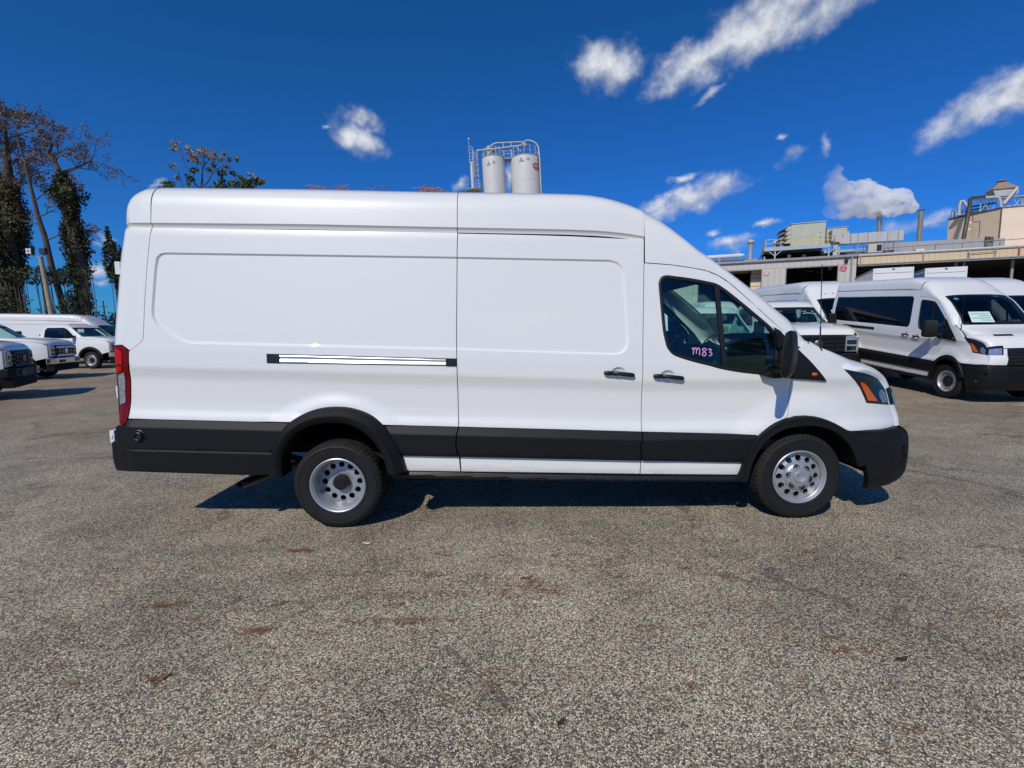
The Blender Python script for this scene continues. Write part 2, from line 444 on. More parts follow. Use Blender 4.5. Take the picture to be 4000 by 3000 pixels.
def text_mesh(name, body, size, m, parent, matrix, extrude=.004):
    cu = bpy.data.curves.new(name, 'FONT'); cu.body = body; cu.size = size; cu.align_x = 'CENTER'; cu.align_y = 'CENTER'; cu.extrude = extrude
    tmp = bpy.data.objects.new(name, cu); COL.objects.link(tmp)
    dg = bpy.context.evaluated_depsgraph_get(); me = bpy.data.meshes.new_from_object(tmp.evaluated_get(dg))
    bpy.data.objects.remove(tmp); bpy.data.curves.remove(cu)
    me.materials.clear(); me.materials.append(m); me.transform(matrix); me.name = name
    return link(bpy.data.objects.new(name, me), parent)

# ------------------------------------------------------------------ ground
def gz(x, y):
    """the lot climbs gently towards the sheds at the back right"""
    s = min(1, max(0, (x-2.5)/4.0)); s = s*s*(3-2*s)
    t = max(0.0, y-8.0); return s*.36*(1-math.exp(-t*t/(6.0*(t+1.5))))
def build_ground():
    xs = sorted(set([-600, -200, -80, -40, -20]+[-10+i*1.0 for i in range(0, 60)]+[60, 80, 120, 250, 600]))
    ys = sorted(set([-300, -60, -20, -5]+[i*1.0 for i in range(0, 46)]+[50, 60, 90, 200, 500, 900]))
    mb = MB(); mb.grid([[(x, y, gz(x, y)) for x in xs] for y in ys])
    m, n, p = newmat('exposed_aggregate_asphalt'); tc = n.new('ShaderNodeTexCoord'); P = tc.outputs['Object']
    jit = n.vmath('ADD', P, n.vmath('SCALE', n.vmath('SUBTRACT', n.noise(P, 55, 2, .5, 'Color'), (.5, .5, .5)), scale=.008))
    vo = n.new('ShaderNodeTexVoronoi', feature='F1'); vo.inputs['Scale'].default_value = 138; n.l.new(jit, vo.inputs['Vector'])
    ve = n.new('ShaderNodeTexVoronoi', feature='DISTANCE_TO_EDGE'); ve.inputs['Scale'].default_value = 138; n.l.new(jit, ve.inputs['Vector'])
    sep = n.new('ShaderNodeSeparateColor'); n.l.new(vo.outputs['Color'], sep.inputs[0])
    stone = n.ramp(sep.outputs[0], [(0, (.06, .057, .053)), (.16, (.15, .14, .12)), (.32, (.38, .35, .295)), (.50, (.64, .59, .50)), (.74, (.88, .83, .735)), (.94, (.98, .96, .90)), (1, (.62, .38, .25))])
    # small fines between the stones
    v2 = n.new('ShaderNodeTexVoronoi', feature='F1'); v2.inputs['Scale'].default_value = 260; n.l.new(P, v2.inputs['Vector'])
    s2 = n.new('ShaderNodeSeparateColor'); n.l.new(v2.outputs['Color'], s2.inputs[0])
    fines = n.ramp(s2.outputs[1], [(0, (.025, .023, .02)), (.6, (.10, .088, .075)), (1, (.34, .30, .25))])
    edge = n.sstep(ve.outputs['Distance'], .04, .15)
    big = n.noise(P, .55, 6, .62); med = n.noise(P, 2.6, 5, .6)
    expo = n.sstep(n.math('MULTIPLY_ADD', sep.outputs[1], .8, n.math('MULTIPLY', big, .6)),   .30, .44)   # some stones still under bitumen
    col = n.mix(n.math('MULTIPLY', edge, expo), fines, stone)
    # tone: worn pale lanes and darker patches
    tone = n.ramp(big, [(.28, (.60, .585, .57)), (.45, (.90, .89, .87)), (.60, (1.06, 1.05, 1.02)), (.75, (1.22, 1.20, 1.16))])
    col = n.mix(1.0, col, tone, 'MULTIPLY')
    tone2 = n.ramp(med, [(.25, (.80, .79, .78)), (.55, (1.0, 1.0, 1.0)), (.8, (1.12, 1.10, 1.07))])
    col = n.mix(1.0, col, tone2, 'MULTIPLY')
    # brown pine-straw stain in drifts, stretched across the lot
    mp = n.new('ShaderNodeMapping'); mp.inputs['Scale'].default_value = (.55, 1.6, 1); n.l.new(P, mp.inputs[0])
    br = n.math('MULTIPLY', n.sstep(n.noise(mp.outputs[0], 1.5, 8, .72), .60, .74), n.sstep(n.noise(P, 9, 5, .7), .45, .62))
    col = n.mix(n.math('MULTIPLY', br, .55), col, (.17, .085, .04))
    # warm dirt film further out
    sx = n.new('ShaderNodeSeparateXYZ'); n.l.new(P, sx.inputs[0])
    far = n.math('MULTIPLY', n.sstep(sx.outputs[1], 5.0, 11.0), n.sstep(n.noise(P, .9, 6, .65), .32, .62))
    col = n.mix(n.math('MULTIPLY', far, .62), col, (.30, .215, .145))
    drip = n.new('ShaderNodeMapping'); drip.inputs['Scale'].default_value = (.35, 1.3, 1); drip.inputs['Rotation'].default_value = (0, 0, .25); n.l.new(P, drip.inputs[0])
    dk = n.math('MULTIPLY', n.sstep(n.noise(drip.outputs[0], .9, 8, .7), .55, .70), n.sstep(n.noise(P, 5, 5, .7), .38, .6))
    col = n.mix(n.math('MULTIPLY', dk, .55), col, (.085, .075, .065))
    # oil spots
    sp = n.sstep(n.noise(P, 3.1, 3, .5), .735, .79)
    col = n.mix(n.math('MULTIPLY', sp, .6), col, (.03, .03, .03))
    # hairline cracks
    cw = n.vmath('ADD', P, n.vmath('SCALE', n.vmath('SUBTRACT', n.noise(P, 1.1, 6, .7, 'Color'), (.5, .5, .5)), scale=1.3))
    vc = n.new('ShaderNodeTexVoronoi', feature='DISTANCE_TO_EDGE'); vc.inputs['Scale'].default_value = .55; n.l.new(cw, vc.inputs['Vector'])
    ck = n.math('MULTIPLY', n.math('SUBTRACT', 1.0, n.sstep(vc.outputs['Distance'], .003, .022)), n.sstep(n.noise(P, .8, 4), .42, .60))
    col = n.mix(n.math('MULTIPLY', ck, .62), col, (.05, .042, .035))
    col = n.mix(1.0, col, (1.16, 1.075, .90), 'MULTIPLY')
    n.put(p.inputs['Base Color'], col); p.inputs['Roughness'].default_value = .82; p.inputs['Specular IOR Level'].default_value = .3
    hgt = n.math('MULTIPLY_ADD', edge, expo, n.math('MULTIPLY', sep.outputs[2], .6))
    bn = n.new('ShaderNodeBump'); bn.inputs['Strength'].default_value = .55; bn.inputs['Distance'].default_value = .004
    n.put(bn.inputs['Height'], hgt); n.l.new(bn.outputs[0], p.inputs['Normal'])
    o = mb.build('ground', m, smooth=60, fix=False); kind(o, 'structure')
    if o.data.polygons[0].normal.z < 0: o.data.flip_normals()
    return o
build_ground()

# ------------------------------------------------------------------ wheels
def tyre_mesh(r, w, rb):
    """axle along y, outer face at y = 0"""
    mb = MB(); s = r/.352
    prof = [(rb-.012, .030), (rb+.004, .012), (rb+.016, .009), (rb+.018, .006), (rb+.024, .0055), (rb+.026, .009), (rb+.044, .006), (rb+.062, .0035), (r-.052, .003), (r-.050, .0), (r-.044, .0), (r-.042, .004), (r-.030, .008), (r-.014, .017), (r-.003, .030)]
    g = [(r, .036)]
    for c in (.3, .5, .7):
        y = w*c; g += [(r, y-.006), (r-.008, y-.004), (r-.008, y+.004), (r, y+.006)]
    g += [(r, w-.036)]
    back = [(a, w-b) for a, b in prof[::-1]]
    full = prof+g+back; n = 232; np_ = len(prof); ng = len(g)
    def rmod(i, j, rr):
        if j % 4 == 0 and (np_-3 <= i < np_+2 or np_+ng-2 <= i < np_+ng+3): return rr-.0055*s
        return rr
    mb.lathe(full, n, 'y', closed=False, rmod=rmod, caps=False)
    mb.m = []
    for i in range(len(full)-1): mb.m += [1 if np_-3 <= i < np_+ng+1 else 0]*n
    mb.m += [0]*(len(mb.f)-len(mb.m))
    return mb
def disc(mb, prof, r0, r1, hr, hc, nh, mi=0, th0=0.0, depth=.02):
    """pressed steel disc between radii r0 and r1 with round vent holes; prof(r) -> y"""
    pts = []; ed = []
    def ring(r, n, c=(0, 0)):
        b = len(pts)
        for j in range(n): pts.append((c[0]+r*math.cos(2*PI*j/n), c[1]+r*math.sin(2*PI*j/n)))
        ed.extend((b+j, b+(j+1) % n) for j in range(n))
    for r in np.linspace(r0, r1, 8): ring(r, 72) if abs(r-hc) > hr+.004 or True else None
    pts2 = list(pts); keepi = [i for i, q in enumerate(pts2)]
    cen = [(hc*math.cos(th0+2*PI*i/nh), hc*math.sin(th0+2*PI*i/nh)) for i in range(nh)]
    # drop ring points that fall into holes
    pts.clear(); ed.clear()
    ring(r0, 72); ring(r1, 72)
    for r in np.linspace(r0, r1, 8)[1:-1]:
        for j in range(72):
            q = (r*math.cos(2*PI*j/72), r*math.sin(2*PI*j/72))
            if all(math.dist(q, c) > hr+.004 for c in cen): pts.append(q)
    for c in cen: ring(hr, 20, c)
    res = delaunay_2d_cdt([Vector(q) for q in pts], ed, [], 0, 1e-5)
    V = [(q.x, q.y) for q in res[0]]; F = []
    for f in res[2]:
        cx = sum(V[i][0] for i in f)/3; cz = sum(V[i][1] for i in f)/3; r = math.hypot(cx, cz)
        if r < r0*.999 or r > r1 or any(math.dist((cx, cz), c) < hr*.97 for c in cen): continue
        F.append(tuple(f))
    mb.add([(x, prof(math.hypot(x, z)), z) for x, z in V], F, mi)
    for c in cen:                                   # rolled hole edges
        rows = [[(c[0]+hr*math.cos(2*PI*j/20), prof(hc)+t, c[1]+hr*math.sin(2*PI*j/20)) for j in range(21)] for t in (0, depth*.4)]
        mb.grid(rows, mi)
def rim_lip(rb, dish):
    return [(rb+.006, .022), (rb+.008, .010), (rb+.002, .006), (rb-.006, .010), (rb-.012, .022), (rb-.020, .030), (rb-.022, .045)]
WM = {}
def wheel_meshes():
    rb, w, r = .213, .196, .352
    def me(mb, name, mats, smooth=35):
        o = mb.build(name, mats, smooth=smooth, fix=True); m = o.data; bpy.data.objects.remove(o); return m
    WM['tyre'] = me(tyre_mesh(r, w, rb), 'tyre', [X['rubber'], X['tread']], 30)
    # front: disc near the rim face, domed towards the hub
    mb = MB(); mb.lathe(rim_lip(rb, 0)+[(.188, .052), (.186, .18)], 72, 'y', caps=False)
    pf = lambda q: .060-.022*math.exp(-((q-.12)/.035)**2)-.012*max(0, (.12-q)/.05)
    disc(mb, pf, .085, .188, .0235, .150, 12)
    WM['rim_f'] = me(mb, 'rim', [X['steel']])
    mb = MB(); mb.lathe([(.118, .044), (.112, .030), (.098, .020), (.080, .014), (.060, .010), (.052, .012), (.046, .002), (.040, .000), (.030, .006), (.0, .008)], 48, 'y')
    WM['hub_f'] = me(mb, 'hub_cap', [X['steel']])
    mb = MB(); mb.lathe([(.0185, .030), (.0185, -.004), (.015, -.010), (.013, -.004), (.0105, -.004), (.009, -.012), (.0, -.013)], 14, 'y', c=(0, .012, 0))
    WM['nut'] = me(mb, 'lug_nut', [X['nut']])
    mb = MB(); mb.lathe([(.026, .032), (.026, .004), (.022, .002), (.020, .012), (.0, .013)], 16, 'y')
    WM['pocket'] = me(mb, 'nut_pocket', [X['blackgloss']])
    # rear dual: deep dish
    mb = MB(); mb.lathe(rim_lip(rb, 1)+[(.188, .060), (.184, .075), (.180, .105), (.178, .118), (.170, .128)], 72, 'y', caps=False)
    pr = lambda q: .134-.008*math.exp(-((q-.10)/.03)**2)
    disc(mb, pr, .045, .171, .0235, .141, 12)
    mb.lathe([(.171, .135), (.190, .20)], 48, 'y', caps=False)
    WM['rim_r'] = me(mb, 'rim', [X['steel']])
    mb = MB(); mb.lathe([(.062, .140), (.062, .085), (.056, .078), (.040, .076), (.036, .070), (.0, .069)], 32, 'y')
    WM['hub_r'] = me(mb, 'hub', [X['plastic2']])
    # single steel rear/front wheel of the other vans: dark centre, slots in the disc
    mb = MB(); mb.lathe(rim_lip(rb, 0)+[(.188, .052), (.186, .18)], 48, 'y', caps=False)
    disc(mb, lambda q: .055-.01*math.exp(-((q-.13)/.03)**2), .10, .188, .014, .165, 10)
    WM['rim_s'] = me(mb, 'rim', [X['steel']])
    mb = MB(); mb.lathe([(.125, .058), (.118, .040), (.06, .030), (.05, .020), (.0, .018)], 32, 'y')
    WM['hub_s'] = me(mb, 'hub_cap', [X['plastic2']])
wheel_meshes()
def put(name, me, parent, loc=(0, 0, 0), rot=None):
    o = bpy.data.objects.new(name, me); link(o, parent); o.location = loc
    if rot: o.rotation_euler = rot
    return o
def wheel(parent, style, loc, far=False, scale=1.0, lug_rot=0.3):
    """part wheel (the rim) with the tyre, hub and nuts as sub-parts"""
    w = put('wheel', WM['rim_'+style], parent, loc, (0, 0, PI) if far else None)
    if scale != 1: w.scale = (scale,)*3
    put('tyre', WM['tyre'], w)
    if style == 'f':
        put('hub_cap', WM['hub_f'], w)
        for i in range(6):
            t = lug_rot+i*PI/3; q = (.083*math.cos(t), .012, .083*math.sin(t))
            put('lug_nut', WM['nut'], w, q)
            put('nut_pocket', WM['pocket'], w, (q[0], .010, q[2]))
    elif style == 'r':
        put('hub', WM['hub_r'], w); put('inner_tyre', WM['tyre'], w, (0, .262, 0))
        for i in range(6):
            t = lug_rot+i*PI/3; put('lug_nut', WM['nut'], w, (.090*math.cos(t), .128, .090*math.sin(t)))
    else: put('hub_cap', WM['hub_s'], w)
    return w

# ------------------------------------------------------------------ the high roof van
def smooth_tab(tab, lo, hi, sig, n=1600):
    t = sorted(tab); z = np.linspace(lo, hi, n); y = np.interp(z, [a for a, b in t], [b for a, b in t])
    k = int(3*sig/(z[1]-z[0])); g = np.exp(-.5*(np.arange(-k, k+1)*(z[1]-z[0])/sig)**2); g /= g.sum()
    y = np.convolve(np.pad(y, k, mode='edge'), g, 'valid'); return z, y
ZT, YT = smooth_tab([(.30, .085), (.42, .062), (.50, .052), (.815, .050), (.85, .062), (.885, .075), (.95, .081), (1.10, .084), (1.13, .083), (1.17, .075), (1.215, .064),
                     (1.35, .070), (1.5, .085), (2.1, .158), (2.285, .180), (2.33, .190), (2.375, .210), (2.41, .222)], .2, 2.5, .009)
def zr(x, z):
    s = .040-.018*np.clip((z-1.3)/.9, 0, 1); return z+s*(np.clip(x, -2, 2.5)-1.0)
XR = ([.3, 1.48, 1.577, 1.877, 2.2, 2.4, 2.57], [-1.70, -1.70, -1.69, -1.67, -1.645, -1.615, -1.585])
XTN = ([.2, .50, .74, .83, .93, 1.05, 1.15, 1.25, 1.40, 1.60], [4.84, 4.88, 4.86, 4.845, 4.81, 4.74, 4.64, 4.51, 4.31, 4.11])
RECESS = [(-1.257, 2.184), (.826, 2.138), (2.193, 2.101), (2.251, 2.086), (2.287, 2.056), (2.301, 2.013), (2.308, 1.96), (2.326, 1.664), (2.331, 1.47),
          (2.318, 1.415), (2.285, 1.382), (2.233, 1.369), (.99, 1.422), (-1.06, 1.494), (-1.11, 1.503), (-1.24, 1.575), (-1.332, 1.644), (-1.357, 1.701), (-1.36, 1.758), (-1.336, 2.079), (-1.321, 2.154), (-1.293, 2.178)]
CUPS = [(2.258, 1.216), (2.648, 1.187)]
def nose_y(x, z, x0=3.75, A=.55, p=2.4, grow=0.0):
    xt = np.interp(z, XTN[0], XTN[1])+grow
    q = np.clip((x-x0)/(xt-x0), 0, .985); return A*(1-(1-q**p)**(1/p))
def body_y(x, z, recess=True, bulge=True, cups=True):
    x = np.asarray(x, float); z = np.asarray(z, float)
    y = np.interp(zr(x, z), ZT, YT)
    d = np.clip(x-np.interp(z, XR[0], XR[1]), .003, 1); r = .10
    y = y+np.where(d < r, r-np.sqrt(np.maximum(r*r-(r-d)**2, 0)), 0)
    y = y+nose_y(x, z)
    if bulge:
        for cx, cz, ri, ro, a in ((.02, .42, .57, .70, .030), (3.74, .36, .53, .72, .022)):
            rr = np.hypot(x-cx, (z-cz)*1.02); t = np.clip((ro-rr)/(ro-ri), 0, 1); t = t*t*(3-2*t)
            y = y-a*t*np.clip((z-.3)/.2, 0, 1)
    if recess:
        sd = seg_dist(x, z, RECESS); sd = np.where(inside(x, z, RECESS), sd, -sd)
        y = y+.013*np.clip((sd+.0065)/.013, 0, 1)
    if cups:
        for cx, cz in CUPS:
            q = 1-((x-cx)/.062)**2-((z-cz)/.052)**2; y = y+.022*np.sqrt(np.clip(q, 0, 1))*np.clip(q*3, 0, 1)
    return y
base_y = lambda x, z: body_y(x, z, False, False, False)
REAR_SEAM = [(-1.36, 2.383), (-1.377, 2.309), (-1.40, 2.08), (-1.416, 1.83), (-1.426, 1.574), (-1.429, 1.525), (-1.447, 1.503), (-1.529, 1.441)]
R_OUT = [(-.493, .445), (-.490, .501), (-.479, .612), (-.444, .707), (-.404, .773), (-.357, .838), (-.316, .872), (-.242, .919), (-.154, .957), (-.068, .978), (.025, .985), (.131, .978), (.237, .949), (.328, .904), (.404, .841), (.466, .756), (.513, .667), (.539, .592), (.567, .462)]
R_IN = [(-.385, .445), (-.390, .501), (-.385, .575), (-.368, .64), (-.335, .70), (-.305, .742), (-.270, .780), (-.197, .823), (-.120, .850), (-.052, .862), (.025, .866), (.105, .859), (.185, .832), (.255, .790), (.310, .737), (.355, .680), (.390, .615), (.412, .545), (.433, .452)]
F_OUT = [(3.215, .345), (3.225, .387), (3.25, .479), (3.281, .571), (3.319, .648), (3.365, .71), (3.425, .762), (3.499, .806), (3.581, .839), (3.67, .861), (3.753, .864), (3.83, .856), (3.914, .832), (3.993, .796), (4.066, .753), (4.124, .714), (4.185, .635), (4.233, .55), (4.253, .464)]
F_IN = [(3.29, .345), (3.299, .379), (3.32, .478), (3.351, .556), (3.396, .633), (3.449, .688), (3.517, .736), (3.605, .774), (3.68, .785), (3.753, .788), (3.827, .781), (3.919, .759), (3.97, .735), (4.006, .712), (4.072, .651), (4.105, .61), (4.137, .555), (4.16, .494), (4.178, .451)]
WIN = [(2.583, 1.90), (2.587, 1.938), (2.600, 1.966), (2.637, 1.981), (2.689, 1.977), (2.835, 1.957), (2.967, 1.931), (3.04, 1.912), (3.113, 1.867), (3.215, 1.786), (3.346, 1.676), (3.468, 1.570), (3.512, 1.510), (3.528, 1.44), (3.522, 1.30), (3.515, 1.215), (3.49, 1.187), (3.356, 1.199), (3.22, 1.216), (3.078, 1.242), (2.974, 1.271), (2.852, 1.302), (2.742, 1.337), (2.688, 1.361), (2.658, 1.392), (2.637, 1.428), (2.625, 1.477), (2.611, 1.55), (2.598, 1.70)]
PLATE = [(3.490, 1.565), (3.535, 1.540), (3.588, 1.480), (3.681, 1.388), (3.77, 1.302), (3.850, 1.215), (3.916, 1.136), (3.758, 1.150), (3.645, 1.158), (3.40, 1.194), (3.50, 1.20), (3.516, 1.26), (3.520, 1.44), (3.506, 1.51)]
HEADL = [(4.067, 1.229), (4.146, 1.211), (4.321, 1.173), (4.426, 1.137), (4.477, 1.103), (4.532, 1.043), (4.556, .971), (4.562, .913), (4.469, .925), (4.303, .945), (4.281, .989), (4.237, 1.069), (4.185, 1.123), (4.133, 1.168)]
AMBER = [(4.228, 1.117), (4.267, 1.111), (4.305, 1.084), (4.419, .955), (4.314, .965), (4.292, 1.014)]
CLT = lambda x: .812-.0385*(x-.988) if x < .988 else .812-.0400*(x-.988)      # top of the black cladding
CLM = lambda x: CLT(x)-.0575
CLB = lambda x: .573-.0362*(x-.992)                                           # its bottom
SIL = lambda x: .447-.0275*(x-1.0)                                            # bottom of the white sill
MIDS = [(1.003, 2.329), (.996, 2.132), (.985, 1.549), (.985, 1.449), (.986, 1.197), (.989, .812)]
BP = [(2.471, 2.262), (2.468, 2.08), (2.460, 1.794), (2.453, 1.533), (2.449, 1.433), (2.448, 1.115), (2.444, .752)]
CABTOP = [(2.469, 2.082), (2.69, 2.064), (2.873, 2.035), (2.968, 2.014), (3.056, 1.977), (3.144, 1.918), (3.245, 1.83), (3.369, 1.716), (3.493, 1.602), (3.573, 1.528)]
def zl(t, x0, x1):
    return [(x, t-.04*(min(x, 2.5)-1.0)) for x in np.linspace(x0, x1, 6)]
def arc(line, x0, x1):
    return [p for p in line if x0 <= p[0] <= x1]
def clad_y(x, z):
    x = np.asarray(x, float); z = np.asarray(z, float); t = zr(x, z)
    y = np.interp(t, [.35, .57, .59, .745, .757, .812, .83], [.045, .028, .016, .012, .016, .047, .056])
    d = np.clip(x-(-1.665), .003, 1); r = .12
    y = y+np.where(d < r, r-np.sqrt(np.maximum(r*r-(r-d)**2, 0)), 0)
    y = y+np.where(x < -.4, -.010*np.clip((.566-t)/.008, 0, 1)*np.clip((t-.34)/.05, 0, 1), 0)
    return y
def bump_y(x, z):
    x = np.asarray(x, float); z = np.asarray(z, float)
    y = .048+nose_y(x, z, 4.02, .52, 2.6, -.005)-.016*np.clip((.70-z)/.03, 0, 1)+.10*np.clip((.36-z)/.16, 0, 1)**2
    q = (np.abs(x-4.585)/.085)**4+(np.abs(z-.50-.0*(x-4.58))/.085)**4; y = y+.022*np.clip((1.12-q)*4, 0, 1)
    q = (np.abs(x-4.60)/.058)**4+(np.abs(z-.50)/.055)**4; y = y-.010*np.clip((1.12-q)*4, 0, 1)
    return y
def flare(name, OUT, IN, prof, m, parent, far, k=3, mapf=None):
    a = crv(OUT, k); b = crv(IN, k); rows = []
    for p, q in zip(a, b):
        row = []
        for t, y in prof:
            x = p[0]+(q[0]-p[0])*t; z = p[1]+(q[1]-p[1])*t
            row.append((x, (y(x, z) if callable(y) else y), z))
        rows.append(row)
    A = np.array(rows)
    if far: A[:, :, 1] = WV-A[:, :, 1]
    if mapf is not None: A = mapf(A.reshape(-1, 3)).reshape(A.shape)
    mb = MB(); mb.grid(A.tolist(), flip=far); return mb.build(name, m, parent, smooth=38, fix=False)
def ell(cx, cz, rx, rz, n=20): return [(cx+rx*math.cos(2*PI*i/n), cz+rz*math.sin(2*PI*i/n)) for i in range(n+1)]
def build_van(root, dual=True, windows=False, mapf=None, detail=True):
    J = lambda pts: [tuple(p) for p in pts]
    pk = dict(mapf=mapf)
    inn = [offset_poly(ccw(RECESS), d) for d in (-.009, -.0052, .0052, .009)]
    inn = [q+[q[0]] for q in inn]
    fxy = (lambda l: l) if mapf is None else (lambda l: tuple(mapf(np.array([l], float))[0]))
    for far in (False, True):
        P = lambda name, poly, yf, m, par=root, **kw: panel(name, poly, yf, m, par, far=far, **pk, **kw)
        arch_top = [p for p in R_OUT if p[1] > CLT(p[0])-.002]
        gl = X['darkglass'] if windows else X['glass']
        # rear corner post, side panel, doors, wing
        rc = [(-1.365, 2.383)]+REAR_SEAM[1:]+[(-1.56, 1.463), (-1.59, 1.485), (-1.697, 1.482), (-1.687, 1.577), (-1.667, 1.877), (-1.642, 2.2), (-1.612, 2.383)]
        P('rear_corner_post', [(a-.0035, b) for a, b in rc[:8]]+rc[8:], base_y, X['paint'], h=.03, hz=.02)
        q = [(-1.36, 2.383)]+[(a+.002, b) for a, b in REAR_SEAM[1:]]+[(-1.539, 1.43), (-1.543, 1.357), (-1.563, 1.08), (-1.578, .912)]
        q += [(x, CLT(x)) for x in (-1.4, -1.0, -.6)]+arch_top+[(x, CLT(x)) for x in (.6, .8)]+[(a-.003, b) for a, b in MIDS[::-1]]+[(.3, 2.348)]
        top = [(-1.36, 2.383)]
        slot = [(-.492, 1.403), (-.494, 1.327), (.985, 1.286), (.985, 1.349)]
        P('side_panel', q, body_y, X['paint'], holes=[] , lines=inn, h=.07, hz=.018)
        q = [(a+.003, b) for a, b in MIDS]+[(x, CLT(x)) for x in (1.4, 1.9)]+[(a-.003, b) for a, b in BP[::-1]]+[(1.918, 2.293), (1.553, 2.307), (1.005, 2.322)]
        sd = P('sliding_door', q[:6]+q[6:], body_y, X['paint'], lines=inn+[ell(*CUPS[0], .064, .054, 28), ell(*CUPS[0], .055, .046, 28), ell(*CUPS[0], .035, .028)], h=.07, hz=.018)
        q = CABTOP+[(3.69, 1.389), (3.640, 1.158), (3.636, 1.11), (3.628, .989), (3.612, .85)]+[p for p in F_OUT[::-1] if 3.345 <= p[0] <= 3.60]
        q += [(3.35, CLT(3.35)), (2.9, CLT(2.9))]+[(a+.003, b) for a, b in BP[::-1] if b < 2.09]
        q = [(a, b-.003) for a, b in q[:len(CABTOP)]]+q[len(CABTOP):]
        q = [(a-.002, b) if 3.60 < a < 3.70 and b < 1.4 else (a, b) for a, b in q]
        wn = offset_poly(ccw(WIN), .001)
        fd = P('front_door', q, body_y, X['paint'], holes=[wn], lines=[ell(*CUPS[1], .064, .054, 28), ell(*CUPS[1], .055, .046, 28), ell(*CUPS[1], .035, .028)], h=.07, hz=.018)
        q = [(3.694, 1.387), (3.727, 1.446), (3.748, 1.445), (3.816, 1.402), (3.888, 1.371), (3.96, 1.331), (4.015, 1.287), (4.063, 1.236)]
        q += HEADL[:6:-1]+[(4.60, .85), (4.612, .79), (4.604, .738), (4.416, .728), (4.118, .735)]+[p for p in F_OUT[::-1] if 3.62 <= p[0] <= 4.07]
        q += [(3.616, .845), (3.632, .989), (3.640, 1.11), (3.644, 1.158)]
        P('front_wing', q, body_y, X['paint'], h=.05, hz=.022)
        # windows
        seal = MB(); o1 = [tuple(p) for p in crv(WIN, 3, True)]; o2 = offset_poly(ccw(o1), .026)
        oo = ccw(o1); rows = []
        for a, b in zip(oo+oo[:1], o2+o2[:1]):
            r = []
            for t, dy in ((-.004/.026, .004), (.0, -.004), (.5, -.006), (.9, -.002), (1.0, .012)):
                x = a[0]+(b[0]-a[0])*t; z = a[1]+(b[1]-a[1])*t; r.append((x, float(base_y(x, z))+dy, z))
            rows.append(r)
        A = np.array(rows)
        if far: A[:, :, 1] = WV-A[:, :, 1]
        if mapf is not None: A = mapf(A.reshape(-1, 3)).reshape(A.shape)
        seal.grid(A.tolist(), flip=not far); so = seal.build('window_seal', X['seal'], fd, smooth=60, fix=False)
        P('window_glass', offset_poly(ccw(WIN), .018), lambda x, z: base_y(x, z)+.014, gl, par=fd, rim=0, h=.2)
        P('window_bar', [(3.022, 1.917), (3.063, 1.893), (3.117, 1.238), (3.085, 1.246)], lambda x, z: base_y(x, z)-.001, X['seal'], par=fd, h=.2)
        P('door_trim', q and [(2.475, 2.06), (2.69, 2.045), (2.96, 1.99), (3.14, 1.895), (3.36, 1.70), (3.56, 1.50), (3.66, 1.37), (3.62, 1.15), (3.58, .86), (3.35, .74), (2.46, .75)],
          lambda x, z: base_y(x, z)+.055, X['interior'], par=fd, holes=[offset_poly(ccw(WIN), .004)], h=.2, rim=.02)
        P('mirror_plate', PLATE, lambda x, z: base_y(x, z)-.014, X['plastic'], par=fd, h=.08, rim=.02)
        # lamps
        hl = P('headlight', offset_poly(ccw(HEADL), .003), lambda x, z: base_y(x, z)-.004, X['lampdark'], h=.04, rim=.03)
        P('amber_reflector', AMBER, lambda x, z: base_y(x, z)-.0075, X['amber'], par=hl, h=.05, rim=.008)
        P('lamp_reflector', [(4.45, 1.05), (4.49, 1.04), (4.53, 1.0), (4.548, .935), (4.47, .938), (4.44, .99)], lambda x, z: base_y(x, z)-.0065, X['lampclear'], par=hl, h=.04, rim=.006)
        TAIL = [(-1.692, 1.470), (-1.66, 1.478), (-1.60, 1.483), (-1.570, 1.468), (-1.545, 1.437), (-1.549, 1.357), (-1.569, 1.08), (-1.582, .923), (-1.590, .889), (-1.622, .864), (-1.692, .868)]
        tl = P('tail_light', TAIL, lambda x, z: base_y(x, z)-.006, X['red'], h=.05, rim=.03)
        P('reverse_lamp', [(-1.685, 1.234), (-1.592, 1.268), (-1.606, 1.036), (-1.685, 1.003)], lambda x, z: base_y(x, z)-.010, X['clear'], par=tl, h=.03, rim=.006)
        P('stop_lamp', [(-1.652, 1.455), (-1.612, 1.455), (-1.590, 1.42), (-1.592, 1.335), (-1.650, 1.335)], lambda x, z: base_y(x, z)-.010, X['redbright'], par=tl, h=.03, rim=.006)
        P('stop_lamp', [(-1.655, 1.315), (-1.596, 1.315), (-1.603, 1.285), (-1.655, 1.270)], lambda x, z: base_y(x, z)-.010, X['redbright'], par=tl, h=.03, rim=.006)
        # black cladding
        low = .452
        yc = clad_y
        q = [(-1.565, .492), (-1.640, .498), (-1.628, .60), (-1.628, .80), (-1.592, .860), (-1.578, .903)]+[(x, CLT(x)-.004) for x in (-1.4, -.9, -.34)]+[(-.37, .82), (-.43, .735), (-.47, .64), (-.484, .50), (-.484, .447), (-.73, .450)]
        rcl = P('rear_quarter_cladding', q, yc, X['plastic'], lines=[zl(t, -1.60, -.35) for t in (.568, .5655, .5585, .556, .743, .746, .757, .760)], h=.07, hz=.012, rim=.06)
        q = [(.400, CLT(.40)-.004), (.7, CLT(.7)-.004), (.985, CLT(.985)-.004), (.971, .754), (.963, .689), (.970, .623), (.983, CLB(.983)), (.545, CLB(.545)), (.508, .667), (.458, .756)]
        P('side_cladding', q, yc, X['plastic'], h=.08, hz=.012, rim=.05, lines=[zl(t, .47, .98) for t in (.743, .746, .757, .760)])
